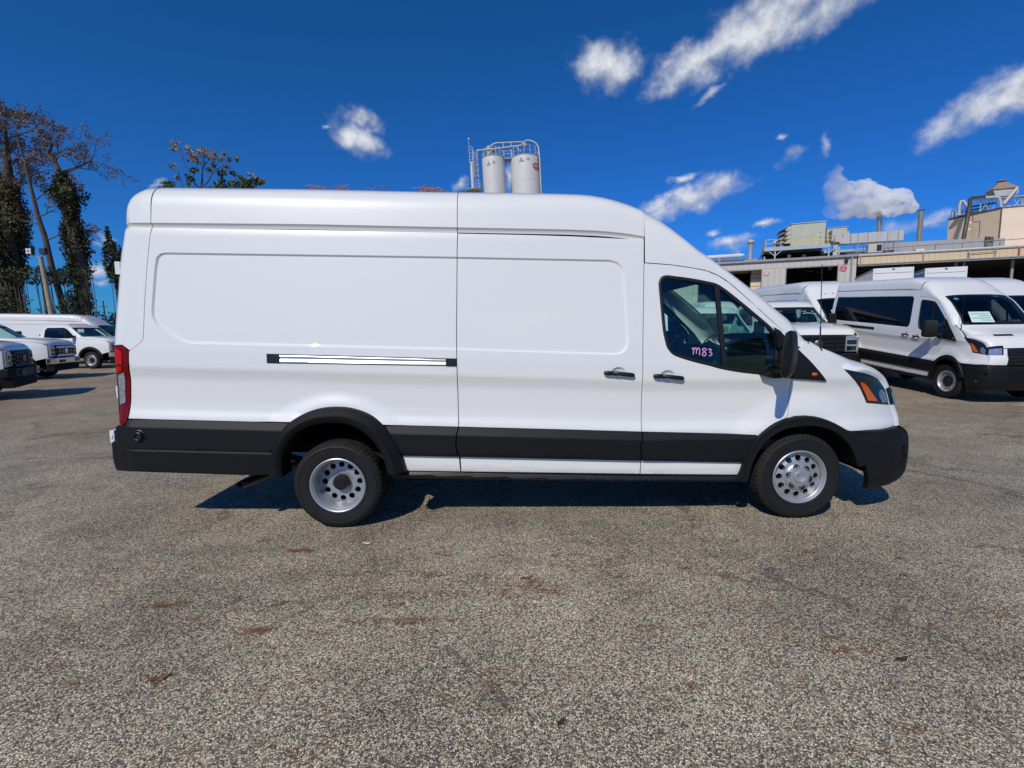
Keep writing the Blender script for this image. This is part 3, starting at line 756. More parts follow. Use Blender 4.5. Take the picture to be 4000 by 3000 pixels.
        q = [(.993, CLT(.993)-.004), (1.7, CLT(1.7)-.004), (2.439, CLT(2.439)-.004), (2.436, .70), (2.424, .649), (2.436, CLB(2.436)), (1.7, CLB(1.7)), (.991, CLB(.991)), (.980, .623), (.973, .689), (.981, .754)]
        P('door_cladding', q, yc, X['plastic'], par=sd, h=.08, hz=.012, rim=.05, lines=[zl(t, .985, 2.436) for t in (.743, .746, .757, .760)])
        q = [(2.449, CLT(2.449)-.004), (3.0, CLT(3.0)-.004), (3.36, CLT(3.36)-.004), (3.30, .60), (3.262, CLB(3.26)), (2.9, CLB(2.9)), (2.446, CLB(2.446)), (2.434, .649), (2.446, .70)]
        P('door_cladding', q, yc, X['plastic'], par=fd, h=.08, hz=.012, rim=.05, lines=[zl(t, 2.44, 3.34) for t in (.743, .746, .757, .760)])
        # white sills
        ys = lambda x, z: np.interp(zr(x, z), [.30, .44, .465, .50, .572], [.075, .060, .050, .046, .048])
        P('sill_panel', [(.545, CLB(.545)-.002), (.985, CLB(.985)-.002), (.995, SIL(.995)), (.567, SIL(.567))], ys, X['paint'], h=.06, hz=.015)
        P('sill_panel', [(1.000, CLB(1.0)-.002), (1.7, CLB(1.7)-.002), (2.438, CLB(2.438)-.002), (2.432, SIL(2.432)), (1.004, SIL(1.004))], ys, X['paint'], par=sd, h=.06, hz=.015)
        P('sill_panel', [(2.446, CLB(2.446)-.002), (2.9, CLB(2.9)-.002), (3.258, CLB(3.258)-.002), (3.228, SIL(3.228)), (2.441, SIL(2.441))], ys, X['paint'], par=fd, h=.06, hz=.015)
        yk = lambda x, z: np.interp(zr(x, z), [.25, .33, .38, .405, .43, .46], [.20, .12, .085, .055, .075, .085])
        P('step_sill', [(.44, SIL(.44)-.002), (3.24, SIL(3.24)-.002), (3.24, SIL(3.24)-.062), (1.0, SIL(1.0)-.075), (.44, SIL(.44)-.075)], yk, X['plastic2'], h=.05, hz=.012, rim=.2)
        # wheel arch mouldings
        if dual: prf = [(0, .052), (.02, .006), (.06, -.004), (.42, -.030), (.52, -.046), (.60, -.044), (.97, -.018), (1.0, -.010), (1.0, .03), (1.02, .16)]
        else: prf = [(0, .046), (.03, .020), (.30, .004), (.9, .002), (1.0, .008), (1.0, .16)]
        flare('rear_wheel_arch', R_OUT, R_IN, prf, X['plastic'], root, far, mapf=mapf)
        prf = [(0, .040), (.03, .014), (.12, .004), (.20, .006), (.9, .000), (1.0, .008), (1.0, .16)]
        prf = [(t, (lambda x, z, y=y: y+float(nose_y(x, z, 4.02, .52, 2.6, -.005)))) for t, y in prf]
        flare('front_wheel_arch', F_OUT, F_IN, prf, X['plastic'], root, far, mapf=mapf)
        # bumper corner pieces
        q = [(4.118, .728), (4.374, .724), (4.50, .733), (4.575, .742), (4.648, .715), (4.692, .66), (4.71, .53), (4.708, .42), (4.686, .352), (4.62, .298), (4.54, .252), (4.404, .234), (4.33, .233), (4.305, .30), (4.262, .452), (4.238, .55), (4.19, .635), (4.128, .712)]
        bo = P('front_bumper', q, bump_y, X['plastic'], h=.035, rim=.05)
        # mirror
        mb = MB(); out = [(3.418, 1.528), (3.442, 1.541), (3.472, 1.537), (3.487, 1.499), (3.497, 1.397), (3.494, 1.302), (3.478, 1.226), (3.451, 1.200), (3.420, 1.198), (3.398, 1.214), (3.389, 1.240), (3.395, 1.343), (3.403, 1.445), (3.410, 1.500)]
        for t, y in ((0, 0), ): pass
        rows = []
        cx0 = sum(p[0] for p in out)/len(out); cz0 = sum(p[1] for p in out)/len(out)
        for y, s in ((-.120, .55), (-.125, .86), (-.145, .97), (-.20, 1.0), (-.27, .995), (-.315, .94), (-.335, .82), (-.340, .5)):
            rows.append([(cx0+(a-cx0)*s*.86+.80*(y+.22), y, cz0+(b-cz0)*s) for a, b in out+out[:1]])
        mb.grid(rows); mb.add(rows[0][:-1], [tuple(range(len(out)))]); mb.add(rows[-1][:-1], [tuple(range(len(out)))])
        arm = MB(); arm.bar((3.46, .10, 1.30), (3.45, -.14, 1.315), .045, .035); arm.bar((3.47, .10, 1.225), (3.45, -.14, 1.24), .055, .03)
        arm.prism([(3.37, 1.195), (3.46, 1.235), (3.52, 1.26), (3.52, 1.17), (3.46, 1.168)], .0, .10)
        arm.prism([(3.478, 1.535), (3.505, 1.525), (3.545, 1.43), (3.50, 1.40)], .035, .10)
        for b_ in (mb, arm):
            if far: b_.v = [(x, WV-y, z) for x, y, z in b_.v]
            if mapf is not None: b_.v = mapf(np.array(b_.v)).tolist()
        mo = mb.build('side_mirror', X['plastic'], root, smooth=50); arm.build('mirror_arm', X['plastic'], mo, bevel=.006)
        # side repeater
        mb = MB(); sg = -1
        mb.add([(3.765+.060*math.cos(t)*c_, .078-.022*s_, 1.190+.026*math.sin(t)*c_-.0*c_) for c_, s_ in ((1, 0), (.85, .7), (.5, 1), (.05, 1.1)) for t in [2*PI*i/20 for i in range(20)]],
               [(i*20+j, i*20+(j+1) % 20, (i+1)*20+(j+1) % 20, (i+1)*20+j) for i in range(3) for j in range(20)])
        m2 = MB(); m2.add([(3.812+.030*math.cos(t)*c_, .070-.022*s_, 1.192+.019*math.sin(t)*c_) for c_, s_ in ((1, 0), (.85, .7), (.5, 1), (.05, 1.1)) for t in [2*PI*i/20 for i in range(20)]],
               [(i*20+j, i*20+(j+1) % 20, (i+1)*20+(j+1) % 20, (i+1)*20+j) for i in range(3) for j in range(20)])
        for b_ in (mb, m2):
            if far: b_.v = [(x, WV-y, z) for x, y, z in b_.v]
            if mapf is not None: b_.v = mapf(np.array(b_.v)).tolist()
        ro = mb.build('repeater_housing', X['plastic'], root, smooth=60); m2.build('side_repeater', X['amber'], ro, smooth=60)
        # handles
        for (hx, hz), door in ((CUPS[0], sd), (CUPS[1], fd)):
            mb = MB(); rows = []
            for t, w, dep in ((0, .30, .5), (.03, .85, .8), (.10, 1, 1), (.28, 1.0, 1.0), (.285, .93, .95), (.30, .93, .95), (.305, 1.0, 1.0), (.6, .95, 1.05), (.9, 1, 1), (.97, .85, .8), (1, .3, .5)):
                x = hx-.122+.244*t; z = hz+.008-.022*t+.004*math.sin(t*PI); yb = float(base_y(x, z))
                rows.append([(x, yb-.012-.014*dep+.014*dep*math.cos(a)*.9, z+.0175*w*math.sin(a)) for a in [2*PI*i/12 for i in range(13)]])
            mb.grid(rows)
            if far: mb.v = [(x, WV-y, z) for x, y, z in mb.v]
            if mapf is not None: mb.v = mapf(np.array(mb.v)).tolist()
            mb.build('door_handle', X['plastic2'], door, smooth=50)
        # sliding door rail
        if not far:
            yb = lambda x, z: base_y(x, z)-.001
            rt_ = lambda x: 1.403-.0368*(x+.49); rb_ = lambda x: 1.329-.0277*(x+.49)
            P('rail_recess', [(-.488, rt_(-.488)), (.982, rt_(.982)), (.982, rb_(.982)), (-.488, rb_(-.488))], yb, X['seal'], h=.2, rim=.01)
            mb = MB(); rows = []
            for x in np.linspace(-.385, .90, 14):
                zt, zb = rt_(x)-.004, rb_(x)+.004; H = zt-zb; y0 = float(base_y(x, zt))
                rows.append([(x, y0+dy, zb+H*f) for f, dy in ((0, .0), (.03, -.010), (.16, -.014), (.30, -.010), (.36, -.006), (.60, -.005), (.64, -.010), (.80, -.014), (.95, -.010), (1, .0))])
            A = np.array(rows)
            if mapf is not None: A = mapf(A.reshape(-1, 3)).reshape(A.shape)
            mb.grid(A.tolist(), flip=True); mb.build('door_rail', X['rail'] if not windows else X['plastic2'], root, smooth=50, fix=False)
            P('rail_end_cap', [(-.484, rt_(-.484)-.006), (-.386, rt_(-.386)-.004), (-.386, rb_(-.386)+.004), (-.484, rb_(-.484)+.006)], lambda x, z: base_y(x, z)-.008, X['plastic2'], h=.2, rim=.02)
            P('rail_end_cap', [(.90, rt_(.90)-.003), (.980, rt_(.980)-.003), (.980, rb_(.980)+.003), (.90, rb_(.90)+.003)], lambda x, z: base_y(x, z)-.010, X['plastic2'], h=.2, rim=.02)
        if windows:
            wq = offset_poly(ccw(RECESS), .012)
            cut = 1.0
            a = [(-1.25, 2.17)]+[(.988, 2.122), (.978, 1.435)]+[(-1.06, 1.508), (-1.23, 1.588), (-1.32, 1.652), (-1.345, 1.705), (-1.348, 1.758), (-1.325, 2.079), (-1.31, 2.142), (-1.285, 2.165)]
            b = [(1.002, 2.122), (2.19, 2.088), (2.245, 2.072), (2.275, 2.045), (2.288, 2.01), (2.313, 1.664), (2.318, 1.47), (2.305, 1.42), (2.28, 1.394), (2.233, 1.382), (.992, 1.434)]
            P('rear_side_window', a, lambda x, z: base_y(x, z)+.004, X['blackglass'], h=.15, rim=.01)
            P('side_door_window', b, lambda x, z: base_y(x, z)+.004, X['blackglass'], par=sd, h=.15, rim=.01)
        # liner behind the gaps
        q = [(-1.60, .50), (-1.60, .90), (-1.55, 1.45), (-1.5, 2.36), (1.0, 2.30), (2.45, 2.24), (2.45, .80), (3.30, .74), (3.34, .50), (3.2, .42), (.62, .46), (.55, .60), (.50, .74), (.42, .86), (.3, .95), (.1, 1.01), (-.1, 1.0), (-.28, .93), (-.42, .80), (-.51, .60), (-.51, .50)]
        P('inner_liner', q, lambda x, z: base_y(x, z)+.045, X['dark'], h=.3, rim=0)
        q = [(3.66, 1.38), (3.75, 1.42), (4.06, 1.20), (4.28, .92), (4.5, .90), (4.5, .5), (4.30, .5), (4.2, .70), (4.07, .80), (3.9, .88), (3.75, .90), (3.6, .87)]
        P('inner_liner', q, lambda x, z: base_y(x, z)+.05, X['dark'], h=.3, rim=0)
        for cx, cz, R_ in ((.02, .36, .50), (3.74, .33, .485)):
            mb = MB(); rows = []
            for y in (.10, .62):
                rows.append([(cx+R_*math.cos(t)*.96, y, cz+R_*math.sin(t)) for t in np.linspace(math.radians(28), math.radians(152), 16)])
            mb.grid(rows); k = len(mb.v); mb.add(rows[1]+[(cx, .62, cz+.15)], [(i, i+1, 16) for i in range(15)])
            if far: mb.v = [(x, WV-y, z) for x, y, z in mb.v]
            if mapf is not None: mb.v = mapf(np.array(mb.v)).tolist()
            mb.build('wheel_well', X['dark'], root, smooth=40, fix=False)
    # ---- roof
    Ez = lambda x: float(np.interp(x, [-1.7, -1.36, -.168, 1.006, 1.845, 2.137, 2.3, 2.439, 2.475], [2.424, 2.418, 2.40, 2.367, 2.346, 2.332, 2.315, 2.295, 2.286]))
    SILX = [-1.43, -.233, .808, 1.338, 1.681, 1.948, 2.062, 2.177, 2.293, 2.408, 2.475]; SILZ = [2.733, 2.714, 2.686, 2.677, 2.670, 2.662, 2.653, 2.634, 2.605, 2.565, 2.538]
    Cz = lambda x: Ez(x)+(float(np.interp(x, SILX, SILZ))-.020-Ez(x))/.905+.017
    st = [(.006, -.006), (.017, -.018), (.018, -.036)]
    E = [(-1.612, .315, 2.424), (-1.590, .235, 2.424), (-1.545, .195, 2.422), (-1.46, .180, 2.420), (-1.40, .177, 2.419), (-1.362, .176, 2.418)]
    C = [(-1.628, 2.46), (-1.605, 2.62), (-1.555, 2.715), (-1.47, 2.758), (-1.41, Cz(-1.41)), (-1.366, Cz(-1.366))]
    skin('rear_roof_cap', E, C, X['paint'], root, n=np.linspace(4.2, 5.2, 21), lean=.045, strips=st, mapf=mapf)
    for x0, x1, nm in ((-1.358, .999, 'roof'), (1.004, 2.472, 'roof')):
        xs = np.linspace(x0, x1, 12 if x1 < 1.5 else 16)
        skin(nm, [(x, .176, Ez(x)) for x in xs], [(x+.004, Cz(x)) for x in xs], X['paint'], root, n=5.2, lean=.045, k=1, strips=st, nu=44, mapf=mapf)
    # ---- cab front: forehead, pillars, windscreen
    ce = [(2.477, .165, 2.086), (2.69, .158, 2.066), (2.873, .153, 2.037), (2.968, .150, 2.016), (3.056, .146, 1.979), (3.144, .138, 1.920), (3.245, .128, 1.832), (3.369, .115, 1.718), (3.493, .102, 1.604), (3.573, .094, 1.530), (3.69, .086, 1.412), (3.745, .095, 1.446)]
    sil = [(2.479, 2.537), (2.62, 2.458), (2.76, 2.36), (2.90, 2.255), (3.02, 2.168), (3.14, 2.078), (3.28, 1.975), (3.43, 1.862), (3.58, 1.738), (3.70, 1.638), (3.80, 1.50), (3.85, 1.445)]
    fk = [.925, .90, .88]+[.86]*9
    cc = [(e[0]+(s[0]-e[0])/f_, e[2]+(s[1]-e[2])/f_) for e, s, f_ in zip(ce, sil, fk)]
    E = crv(ce, 4); C = crv(cc, 4); i0 = 4*5; i1 = 4*10
    full = np.sign(np.cos(np.linspace(0, PI, 33)))*np.abs(np.cos(np.linspace(0, PI, 33)))**(2/3)
    lim = .83
    side = np.linspace(1.0, lim, 14)**1.0; side = np.array([1-(1-lim)*(i/13)**2.2 for i in range(14)])
    full = np.sign(np.cos(np.linspace(0, PI, 41)))*np.abs(np.cos(np.linspace(0, PI, 41)))**(.5)
    skin('cab_roof', E[:i0+1], C[:i0+1], X['paint'], root, n=[5.2-2.2*min(1, i/12) for i in range(i0+1)], lean=[.045*max(0, 1-i/12) for i in range(i0+1)], us=full, k=1, mapf=mapf)
    skin('windscreen_pillar', E[i0:], C[i0:], X['paint'], root, n=3, us=side, k=1, mapf=mapf)
    skin('windscreen_pillar', E[i0:], C[i0:], X['paint'], root, n=3, us=-side[::-1], k=1, mapf=mapf)
    mid = np.linspace(lim, -lim, 25)
    ws = skin('windscreen', E[i0:i1+1], C[i0:i1+1], X['wsglass'], root, n=3, us=mid, k=1, mapf=mapf)
    skin('cowl', E[i1:], C[i1:], X['plastic2'], root, n=3, us=mid, k=1, mapf=mapf)
    for sgn in (1, -1):                                  # black frit border of the glass
        skin('windscreen_border', E[i0:i1+1], C[i0:i1+1], X['seal'], ws, n=3, us=[sgn*(lim+.002), sgn*(lim-.03), sgn*(lim-.045)], k=1, off=.004, mapf=mapf)
    skin('windscreen_border', E[i0:i0+3], C[i0:i0+3], X['seal'], ws, n=3, us=mid, k=1, off=.004, mapf=mapf)
    # clearance lamps on the forehead
    for t in (-.46, -.22, 0, .22, .46):
        i = 4*4-2; e, c = E[i], C[i]; v = (1-abs(t)**3)**(1/3)
        p = (e[0]+(c[0]-e[0])*v, WV/2-t*(WV/2-e[1]), e[2]+(c[1]-e[2])*v)
        if windows: continue
        mb = MB(); mb.lathe([(.024, -.01), (.024, .010), (.016, .018), (.0, .02)], 10, 'x', c=p)
        mb.build('clearance_lamp', X['amber'], root, smooth=40)
    # headliner and cab shell
    skin('headliner', [(x, .26, Ez(x)-.17 if x < 2.47 else Ez(2.4)-.19-(x-2.47)*.42) for x in np.linspace(1.9, 3.06, 8)],
         [(x, Ez(x)-.06 if x < 2.47 else Ez(2.4)-.09-(x-2.47)*.40) for x in np.linspace(1.9, 3.10, 8)], X['interior'], root, n=4, k=1, mapf=mapf)
    def B(name, m, par=root, bevel=None, smooth=None):
        mb = MB()
        def done():
            if mapf is not None: mb.v = mapf(np.array(mb.v)).tolist()
            return mb.build(name, m, par, bevel=bevel, smooth=smooth)
        return mb, done
    mb, dn = B('bulkhead', X['interior']); mb.prism([(2.30, .6), (2.34, .6), (2.34, 2.1), (2.30, 2.2)], .20, WV-.20); dn()
    mb, dn = B('dashboard', X['interior'], smooth=40); mb.prism([(3.36, .75), (3.36, 1.02), (3.30, 1.10), (3.28, 1.20), (3.34, 1.29), (3.52, 1.335), (3.72, 1.33), (3.80, 1.26), (3.80, .75)], .11, WV-.11); ds = dn()
    mb, dn = B('instrument_hood', X['interior'], ds, smooth=40); mb.prism([(3.26, 1.22), (3.26, 1.37), (3.34, 1.41), (3.55, 1.35), (3.55, 1.2)], WV-.82, WV-.36); dn()
    mb, dn = B('cab_floor', X['interior']); mb.box((2.32, .10, .58), (3.8, WV-.10, .66)); dn()
    for y0 in (.22, WV-.72):
        mb, dn = B('seat', X['interior'], bevel=.04); mb.prism([(2.40, .80), (2.40, 1.05), (2.52, 1.05), (2.96, 1.02), (2.99, .92), (2.95, .80)], y0, y0+.50); se = dn()
        mb, dn = B('seat_back', X['interior'], se, bevel=.05); mb.prism([(2.36, 1.0), (2.50, 1.02), (2.42, 1.55), (2.38, 1.72), (2.30, 1.72), (2.28, 1.5)], y0+.02, y0+.48); dn()
    mb, dn = B('steering_wheel', X['seal'], smooth=60)
    cen = Vector((3.10, WV-.62, 1.33)); ax = Vector((-.80, 0, .60)).normalized(); u_ = Vector((0, 1, 0)); v_ = ax.cross(u_)
    mb.tube([cen+(u_*math.cos(t)+v_*math.sin(t))*.195 for t in [2*PI*i/28 for i in range(28)]], .019, 8, closed=True)
    for t in (0.1, PI-.1, -PI/2): mb.bar(cen, cen+(u_*math.cos(t)+v_*math.sin(t))*.185, .04, .022)
    mb.tube([cen+ax*.02, cen-ax*.05], .07, 14); mb.tube([cen-ax*.05, cen-ax*.4], .035, 8); dn()
    # ---- bonnet and front
    he = [(3.75, .125, 1.443), (3.816, .128, 1.402), (3.888, .132, 1.371), (3.96, .138, 1.331), (4.015, .145, 1.287), (4.066, .15, 1.236), (4.148, .172, 1.214), (4.323, .222, 1.176), (4.428, .262, 1.140), (4.479, .285, 1.106), (4.534, .322, 1.046), (4.549, .36, 1.005)]
    hs_ = [(3.92, 1.452), (4.02, 1.400), (4.10, 1.372), (4.18, 1.346), (4.26, 1.322), (4.34, 1.298), (4.44, 1.262), (4.53, 1.222), (4.59, 1.182), (4.63, 1.150), (4.665, 1.09), (4.69, 1.045)]
    hc = [(e[0]+(s[0]-e[0])/.93, e[2]+(s[1]-e[2])/.93) for e, s in zip(he, hs_)]
    he = [(x, float(base_y(x, z)) if i > 5 else y, z) for i, (x, y, z) in enumerate(he)]
    bn = skin('bonnet', he, hc, X['paint'], root, n=2.7, mapf=mapf)
    i = 4
    skin('bonnet_vent', crv(he, 4)[22:26], crv(hc, 4)[22:26], X['plastic2'], bn, n=2.7, us=np.linspace(.62, .18, 8), k=1, off=.004, mapf=mapf)
    def rim_pts(zs, x0, A, p, grow, q, base):
        out = []
        for z in zs:
            xt = float(np.interp(z, XTN[0], XTN[1]))+grow; x = x0+q*(xt-x0)
            out.append((x, base+A*(1-(1-q**p)**(1/p)), z, xt))
        return out
    ne = [(4.549, .36, 1.005), (4.559, .36, .96), (4.566, .355, .916), (4.598, .35, .85), (4.610, .34, .79), (4.602, .33, .738)]
    ne = [(x, float(base_y(x, z))+.002, z) for x, y, z in ne]
    nc = [(4.70, 1.035), (4.722, .97), (4.738, .92), (4.765, .86), (4.775, .80), (4.77, .74)]
    ff = skin('front_fascia', ne, nc, X['paint'], root, n=2.6, mapf=mapf)
    skin('grille', [(x, i_, z) for x, i_, z in ne], nc, X['plastic2'], ff, n=2.6, us=np.linspace(.60, -.60, 13), k=4, off=.012, mapf=mapf)
    for kz in (1, 2, 3, 4):
        skin('grille_bar', [tuple(np.array(ne[kz])+np.array([0, 0, d])) for d in (-.014, .014)], [(nc[kz][0], nc[kz][1]+d) for d in (-.014, .014)], X['plastic'], ff, n=2.6, us=np.linspace(.58, -.58, 13), k=1, off=.022, mapf=mapf)
    mb = MB(); th = np.linspace(0, 2*PI, 24, endpoint=False)
    mb.add([(4.762, WV/2+.12*math.cos(t), .955+.048*math.sin(t)) for t in th]+[(4.782, WV/2+.11*math.cos(t), .955+.040*math.sin(t)) for t in th], [(j, (j+1) % 24, 24+(j+1) % 24, 24+j) for j in range(24)]+[tuple(range(24, 48))])
    if mapf is not None: mb.v = mapf(np.array(mb.v)).tolist()
    mb.build('badge', X['chrome'], ff, smooth=40)
    for sgn in (1, -1):                                   # headlamp fronts wrapping round to the grille
        hf = skin('headlamp_front', [he[-2], he[-1]]+ne[1:3], [hc[-2], hc[-1]]+nc[1:3], X['lampdark'], ff, n=2.6, us=[sgn*math.cos(t)**(2/2.6) for t in np.linspace(.01, .90, 16)], k=4, off=.007, mapf=mapf)
        skin('lamp_reflector', [he[-1]]+ne[1:3], [hc[-1]]+nc[1:3], X['clear'], hf, n=2.6, us=[sgn*math.cos(t)**(2/2.6) for t in np.linspace(.14, .84, 12)], k=4, off=.011, mapf=mapf)
    be = [(4.575, .30, .742), (4.648, .325, .715), (4.69, .335, .66), (4.708, .34, .53), (4.704, .34, .42), (4.684, .34, .352), (4.62, .33, .298), (4.54, .30, .252)]
    be = [(x, float(bump_y(x, z))+.002, z) for x, y, z in be]
    bc = [(4.70, .742), (4.745, .715), (4.775, .66), (4.79, .53), (4.785, .42), (4.765, .352), (4.70, .298), (4.62, .252)]
    skin('bumper_centre', be, bc, X['plastic'], root, n=2.6, mapf=mapf)
    skin('lower_grille', [be[2], be[3], be[4]], [bc[2], bc[3], bc[4]], X['dark'], root, n=2.6, us=np.linspace(.5, -.5, 11), k=4, off=.006, mapf=mapf)
    mb, dn = B('bumper_top', X['plastic2']); mb.prism([(4.1, .735), (4.6, .74), (4.72, .738), (4.72, .72), (4.1, .70)], .42, WV-.42); dn()
    mb, dn = B('firewall', X['dark']); mb.box((3.80, .22, .45), (4.42, WV-.22, 1.08)); dn()
    # ---- rear face
    mb, dn = B('rear_door', X['paint'], smooth=30)
    xs = [(.88, -1.70), (1.48, -1.70), (1.877, -1.67), (2.2, -1.645), (2.42, -1.613)]
    yq = lambda x, z: float(base_y(x+.010, z))
    mb.grid([[(x+.006, y, z) for y in (yq(x, z), WV/2, WV-yq(x, z))] for z, x in xs]); rd = dn()
    for z in (2.03, 1.06):
        for y in (.155, WV-.155):
            mb, dn = B('door_hinge', X['wplate'], rd, bevel=.004)
            xx = float(np.interp(z+.05, XR[0], XR[1]))
            mb.box((xx-.020, y-.025+.05*(z-1.0)*(1 if y < 1 else -1), z), (xx+.02, y+.03+.05*(z-1.0)*(1 if y < 1 else -1), z+.098)); dn()
    mb, dn = B('rear_bumper', X['plastic'], bevel=.012)
    mb.prism([(-1.742, .720), (-1.70, .742), (-1.70, .845), (-1.655, .866), (-1.62, .862), (-1.622, .66), (-1.60, .51), (-1.59, .478), (-1.725, .492), (-1.737, .53), (-1.745, .60)], .062, WV-.062); rb = dn()
    for y in (.11, WV-.11):
        mb, dn = B('lower_hinge', X['wplate'], rd, bevel=.004); mb.box((-1.762, y-.03, .712), (-1.725, y+.03, .812)); mb.box((-1.756, y-.036, .745), (-1.735, y-.029, .778)); dn()
    # ---- underside
    mb, dn = B('underbody', X['dark'])
    mb.box((-1.60, .12, .53), (-.50, WV-.12, .62)); mb.box((-.55, .60, .62), (.60, WV-.60, .72)); mb.box((.55, .12, .36), (3.25, WV-.12, .5)); mb.box((3.2, .65, .36), (4.3, WV-.65, .6))
    for y in (.55, WV-.63): mb.box((-1.5, y, .50), (3.9, y+.08, .64))
    dn()
    if dual or True:
        mb, dn = B('axle', X['dark']); mb.tube([(.02, .25, .36), (.02, WV-.25, .36)], .05, 10); mb.tube([(.02, WV/2-.16, .36), (.02, WV/2+.16, .36)], .14, 12)
        dn()
        mb, dn = B('axle', X['dark']); mb.tube([(3.74, .25, .33), (3.74, WV-.25, .33)], .04, 8); dn()
        for y in (.60, WV-.66):
            mb, dn = B('leaf_spring', X['dark'])
            for k_ in range(8): 
                t0, t1 = -.75+k_*.19, -.75+(k_+1)*.19; f = lambda t: .45-.16*(1-(t/.8)**2)+.06
                mb.bar((t0, y+.03, f(t0)), (t1, y+.03, f(t1)), .06, .035)
            mb.box((-.16, y, .58), (-.10, y+.06, .72)); mb.tube([(-.36, y, .50), (-.20, y, .66)], .035, 8)
            dn()
    mb, dn = B('exhaust_pipe', X['dullmetal'], smooth=40)
    mb.tube([(-.80, .13, .335), (-.77, .20, .340), (-.70, .33, .350), (-.52, .50, .39), (-.05, .75, .50), (.5, .8, .45)], .035, 18, cap=False)
    mb.tube([(-.80, .131, .335), (-.77, .20, .340)], .031, 18, cap=False, mi=1)
    if mapf is not None: mb.v = mapf(np.array(mb.v)).tolist()
    mb.build('exhaust_pipe', [X['dullmetal'], X['dark']], root, smooth=40)
    # ---- aerial, tow plug
    a0, a1 = fxy((3.905, .15, 1.372)), fxy((3.882, .15, 2.06))
    mb = MB(); A0, A1 = Vector(a0), Vector(a1)
    mb.lathe([(.020, -.015), (.019, .004), (.012, .022), (.006, .03)], 14, 'z', c=a0)
    mb.tube([A0+Vector((0, 0, .02)), A0.lerp(A1, .28)], [.0065, .0055], 8)
    mb.tube([A0.lerp(A1, .28), A1], .0028, 6)
    for i in range(14):
        q = A0.lerp(A1, .32+i*.047); mb.tube([q-(A1-A0)*.006, q+(A1-A0)*.006], .0042, 6)
    mb.build('aerial', X['plastic2'], root, smooth=50)
    if dual:
        mb = MB(); yy = float(clad_y(-1.482, .778))
        mb.lathe([(.052, yy+.02), (.050, yy-.004), (.044, yy-.008), (.040, yy-.003), (.036, yy-.003), (.034, yy-.020), (.028, yy-.024), (.024, yy-.022), (.022, yy-.014), (.0, yy-.013)], 32, 'y', c=(-1.482, 0, .778))
        mb.build('fuel_cap', X['plastic2'], root, smooth=35)
X['blackglass'] = mat('dark_window', (.003, .0033, .0035), .03, spec=.28)
van = thing('cargo_van', 'white high roof cargo van side on in mid lot with M83 on its door window', 'van', (-1.414, 3.716, 0), math.radians(.8955))
build_van(van, dual=True)
wheel(van, 'r', (.025, .012, .356)); wheel(van, 'r', (.025, WV-.012, .356), True)
wheel(van, 'f', (3.745, .055, .354), lug_rot=.85); wheel(van, 'f', (3.745, WV-.055, .354), True)
def stroke(mb, pts, w, yf, off=.002, k=6):
    """flat pen stroke on a surface: pts (x, z)"""
    P = crv(pts, k); n = len(P); L = []; R_ = []
    for i in range(n):
        d = np.array(P[min(i+1, n-1)])-np.array(P[max(i-1, 0)]); d /= (np.linalg.norm(d)+1e-9); q = np.array([-d[1], d[0]])*w/2
        for lst, s in ((L, 1), (R_, -1)):
            a = P[i]+q*s; lst.append((a[0], float(yf(a[0], a[1]))-off, a[1]))
    mb.grid([L, R_])
mb = MB(); yg = lambda x, z: base_y(x, z)+.014
sx, sz = 2.841, 1.355
for pl in ([(0, .050), (.012, .058), (.013, .03), (.012, .004)], [(.013, .035), (.028, .060), (.036, .05), (.036, .012)], [(.036, .035), (.052, .060), (.062, .045), (.060, .000)],
           [(.115, .050), (.098, .060), (.083, .048), (.098, .032), (.112, .014), (.098, -.004), (.082, .008), (.096, .030), (.113, .046)],
           [(.128, .048), (.142, .056), (.153, .044), (.140, .029), (.157, .020), (.152, .004), (.134, -.002)]):
    stroke(mb, [(sx+a*1.02, sz+b*.95-a*.05) for a, b in pl], .0065, yg)
wr = mb.build('window_writing', X['pink'], [c for c in van.children if c.name.split('.')[0] == 'front_door'][0], fix=False)

# ------------------------------------------------------------------ the sheds at the back right
X['siding'] = stained('grey_siding', (.56, .53, .47), (.38, .34, .28), .3, .55)
X['trimgrey'] = mat('grey_trim', (.30, .30, .29), .5, var=.15)
X['tan'] = stained('tan_siding', (.70, .54, .34), (.48, .30, .16), .35, .65)
X['tanwall'] = stained('tan_tower_wall', (.72, .56, .37), (.50, .25, .12), .55, .7, scale=.9, streak=3)
X['tanpale'] = mat('pale_tan_wall', (.80, .63, .45), .7, var=.06, vscale=1.5)
X['roofwhite'] = mat('white_roof_membrane', (.66, .65, .62), .8, var=.2, vscale=2)
X['parapet'] = stained('grey_parapet', (.34, .35, .35), (.16, .15, .14), .5, .8)
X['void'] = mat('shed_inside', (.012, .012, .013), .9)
X['galv'] = stained('galvanised_sheet', (.50, .49, .46), (.34, .33, .31), .6, .45, metal=.12, scale=1.5, streak=2)
X['sage'] = mat('sage_housing', (.47, .47, .37), .55, var=.08, vscale=1.2)
X['sagedark'] = mat('louvre_black', (.02, .02, .018), .7)
X['yellow'] = mat('safety_yellow', (.62, .47, .10), .5)
X['steelblue'] = mat('blue_grey_steel', (.40, .44, .45), .55, var=.15)
X['rust'] = stained('rusty_hood', (.36, .25, .16), (.30, .10, .03), .9, .8, metal=.2, scale=2.2, streak=2)
X['rustpipe'] = mat('rusty_pipe', (.26, .12, .06), .8, var=.4, vscale=5)
X['stack'] = stained('stack_metal', (.34, .30, .23), (.05, .03, .02), 1.0, .4, metal=.35, scale=1.4, streak=4)
X['oldpipe'] = mat('weathered_pipe', (.10, .088, .075), .6, metal=.5, var=.35, vscale=3)
X['signred'] = mat('stop_sign_red', (.50, .07, .08), .5, var=.2, vscale=6)
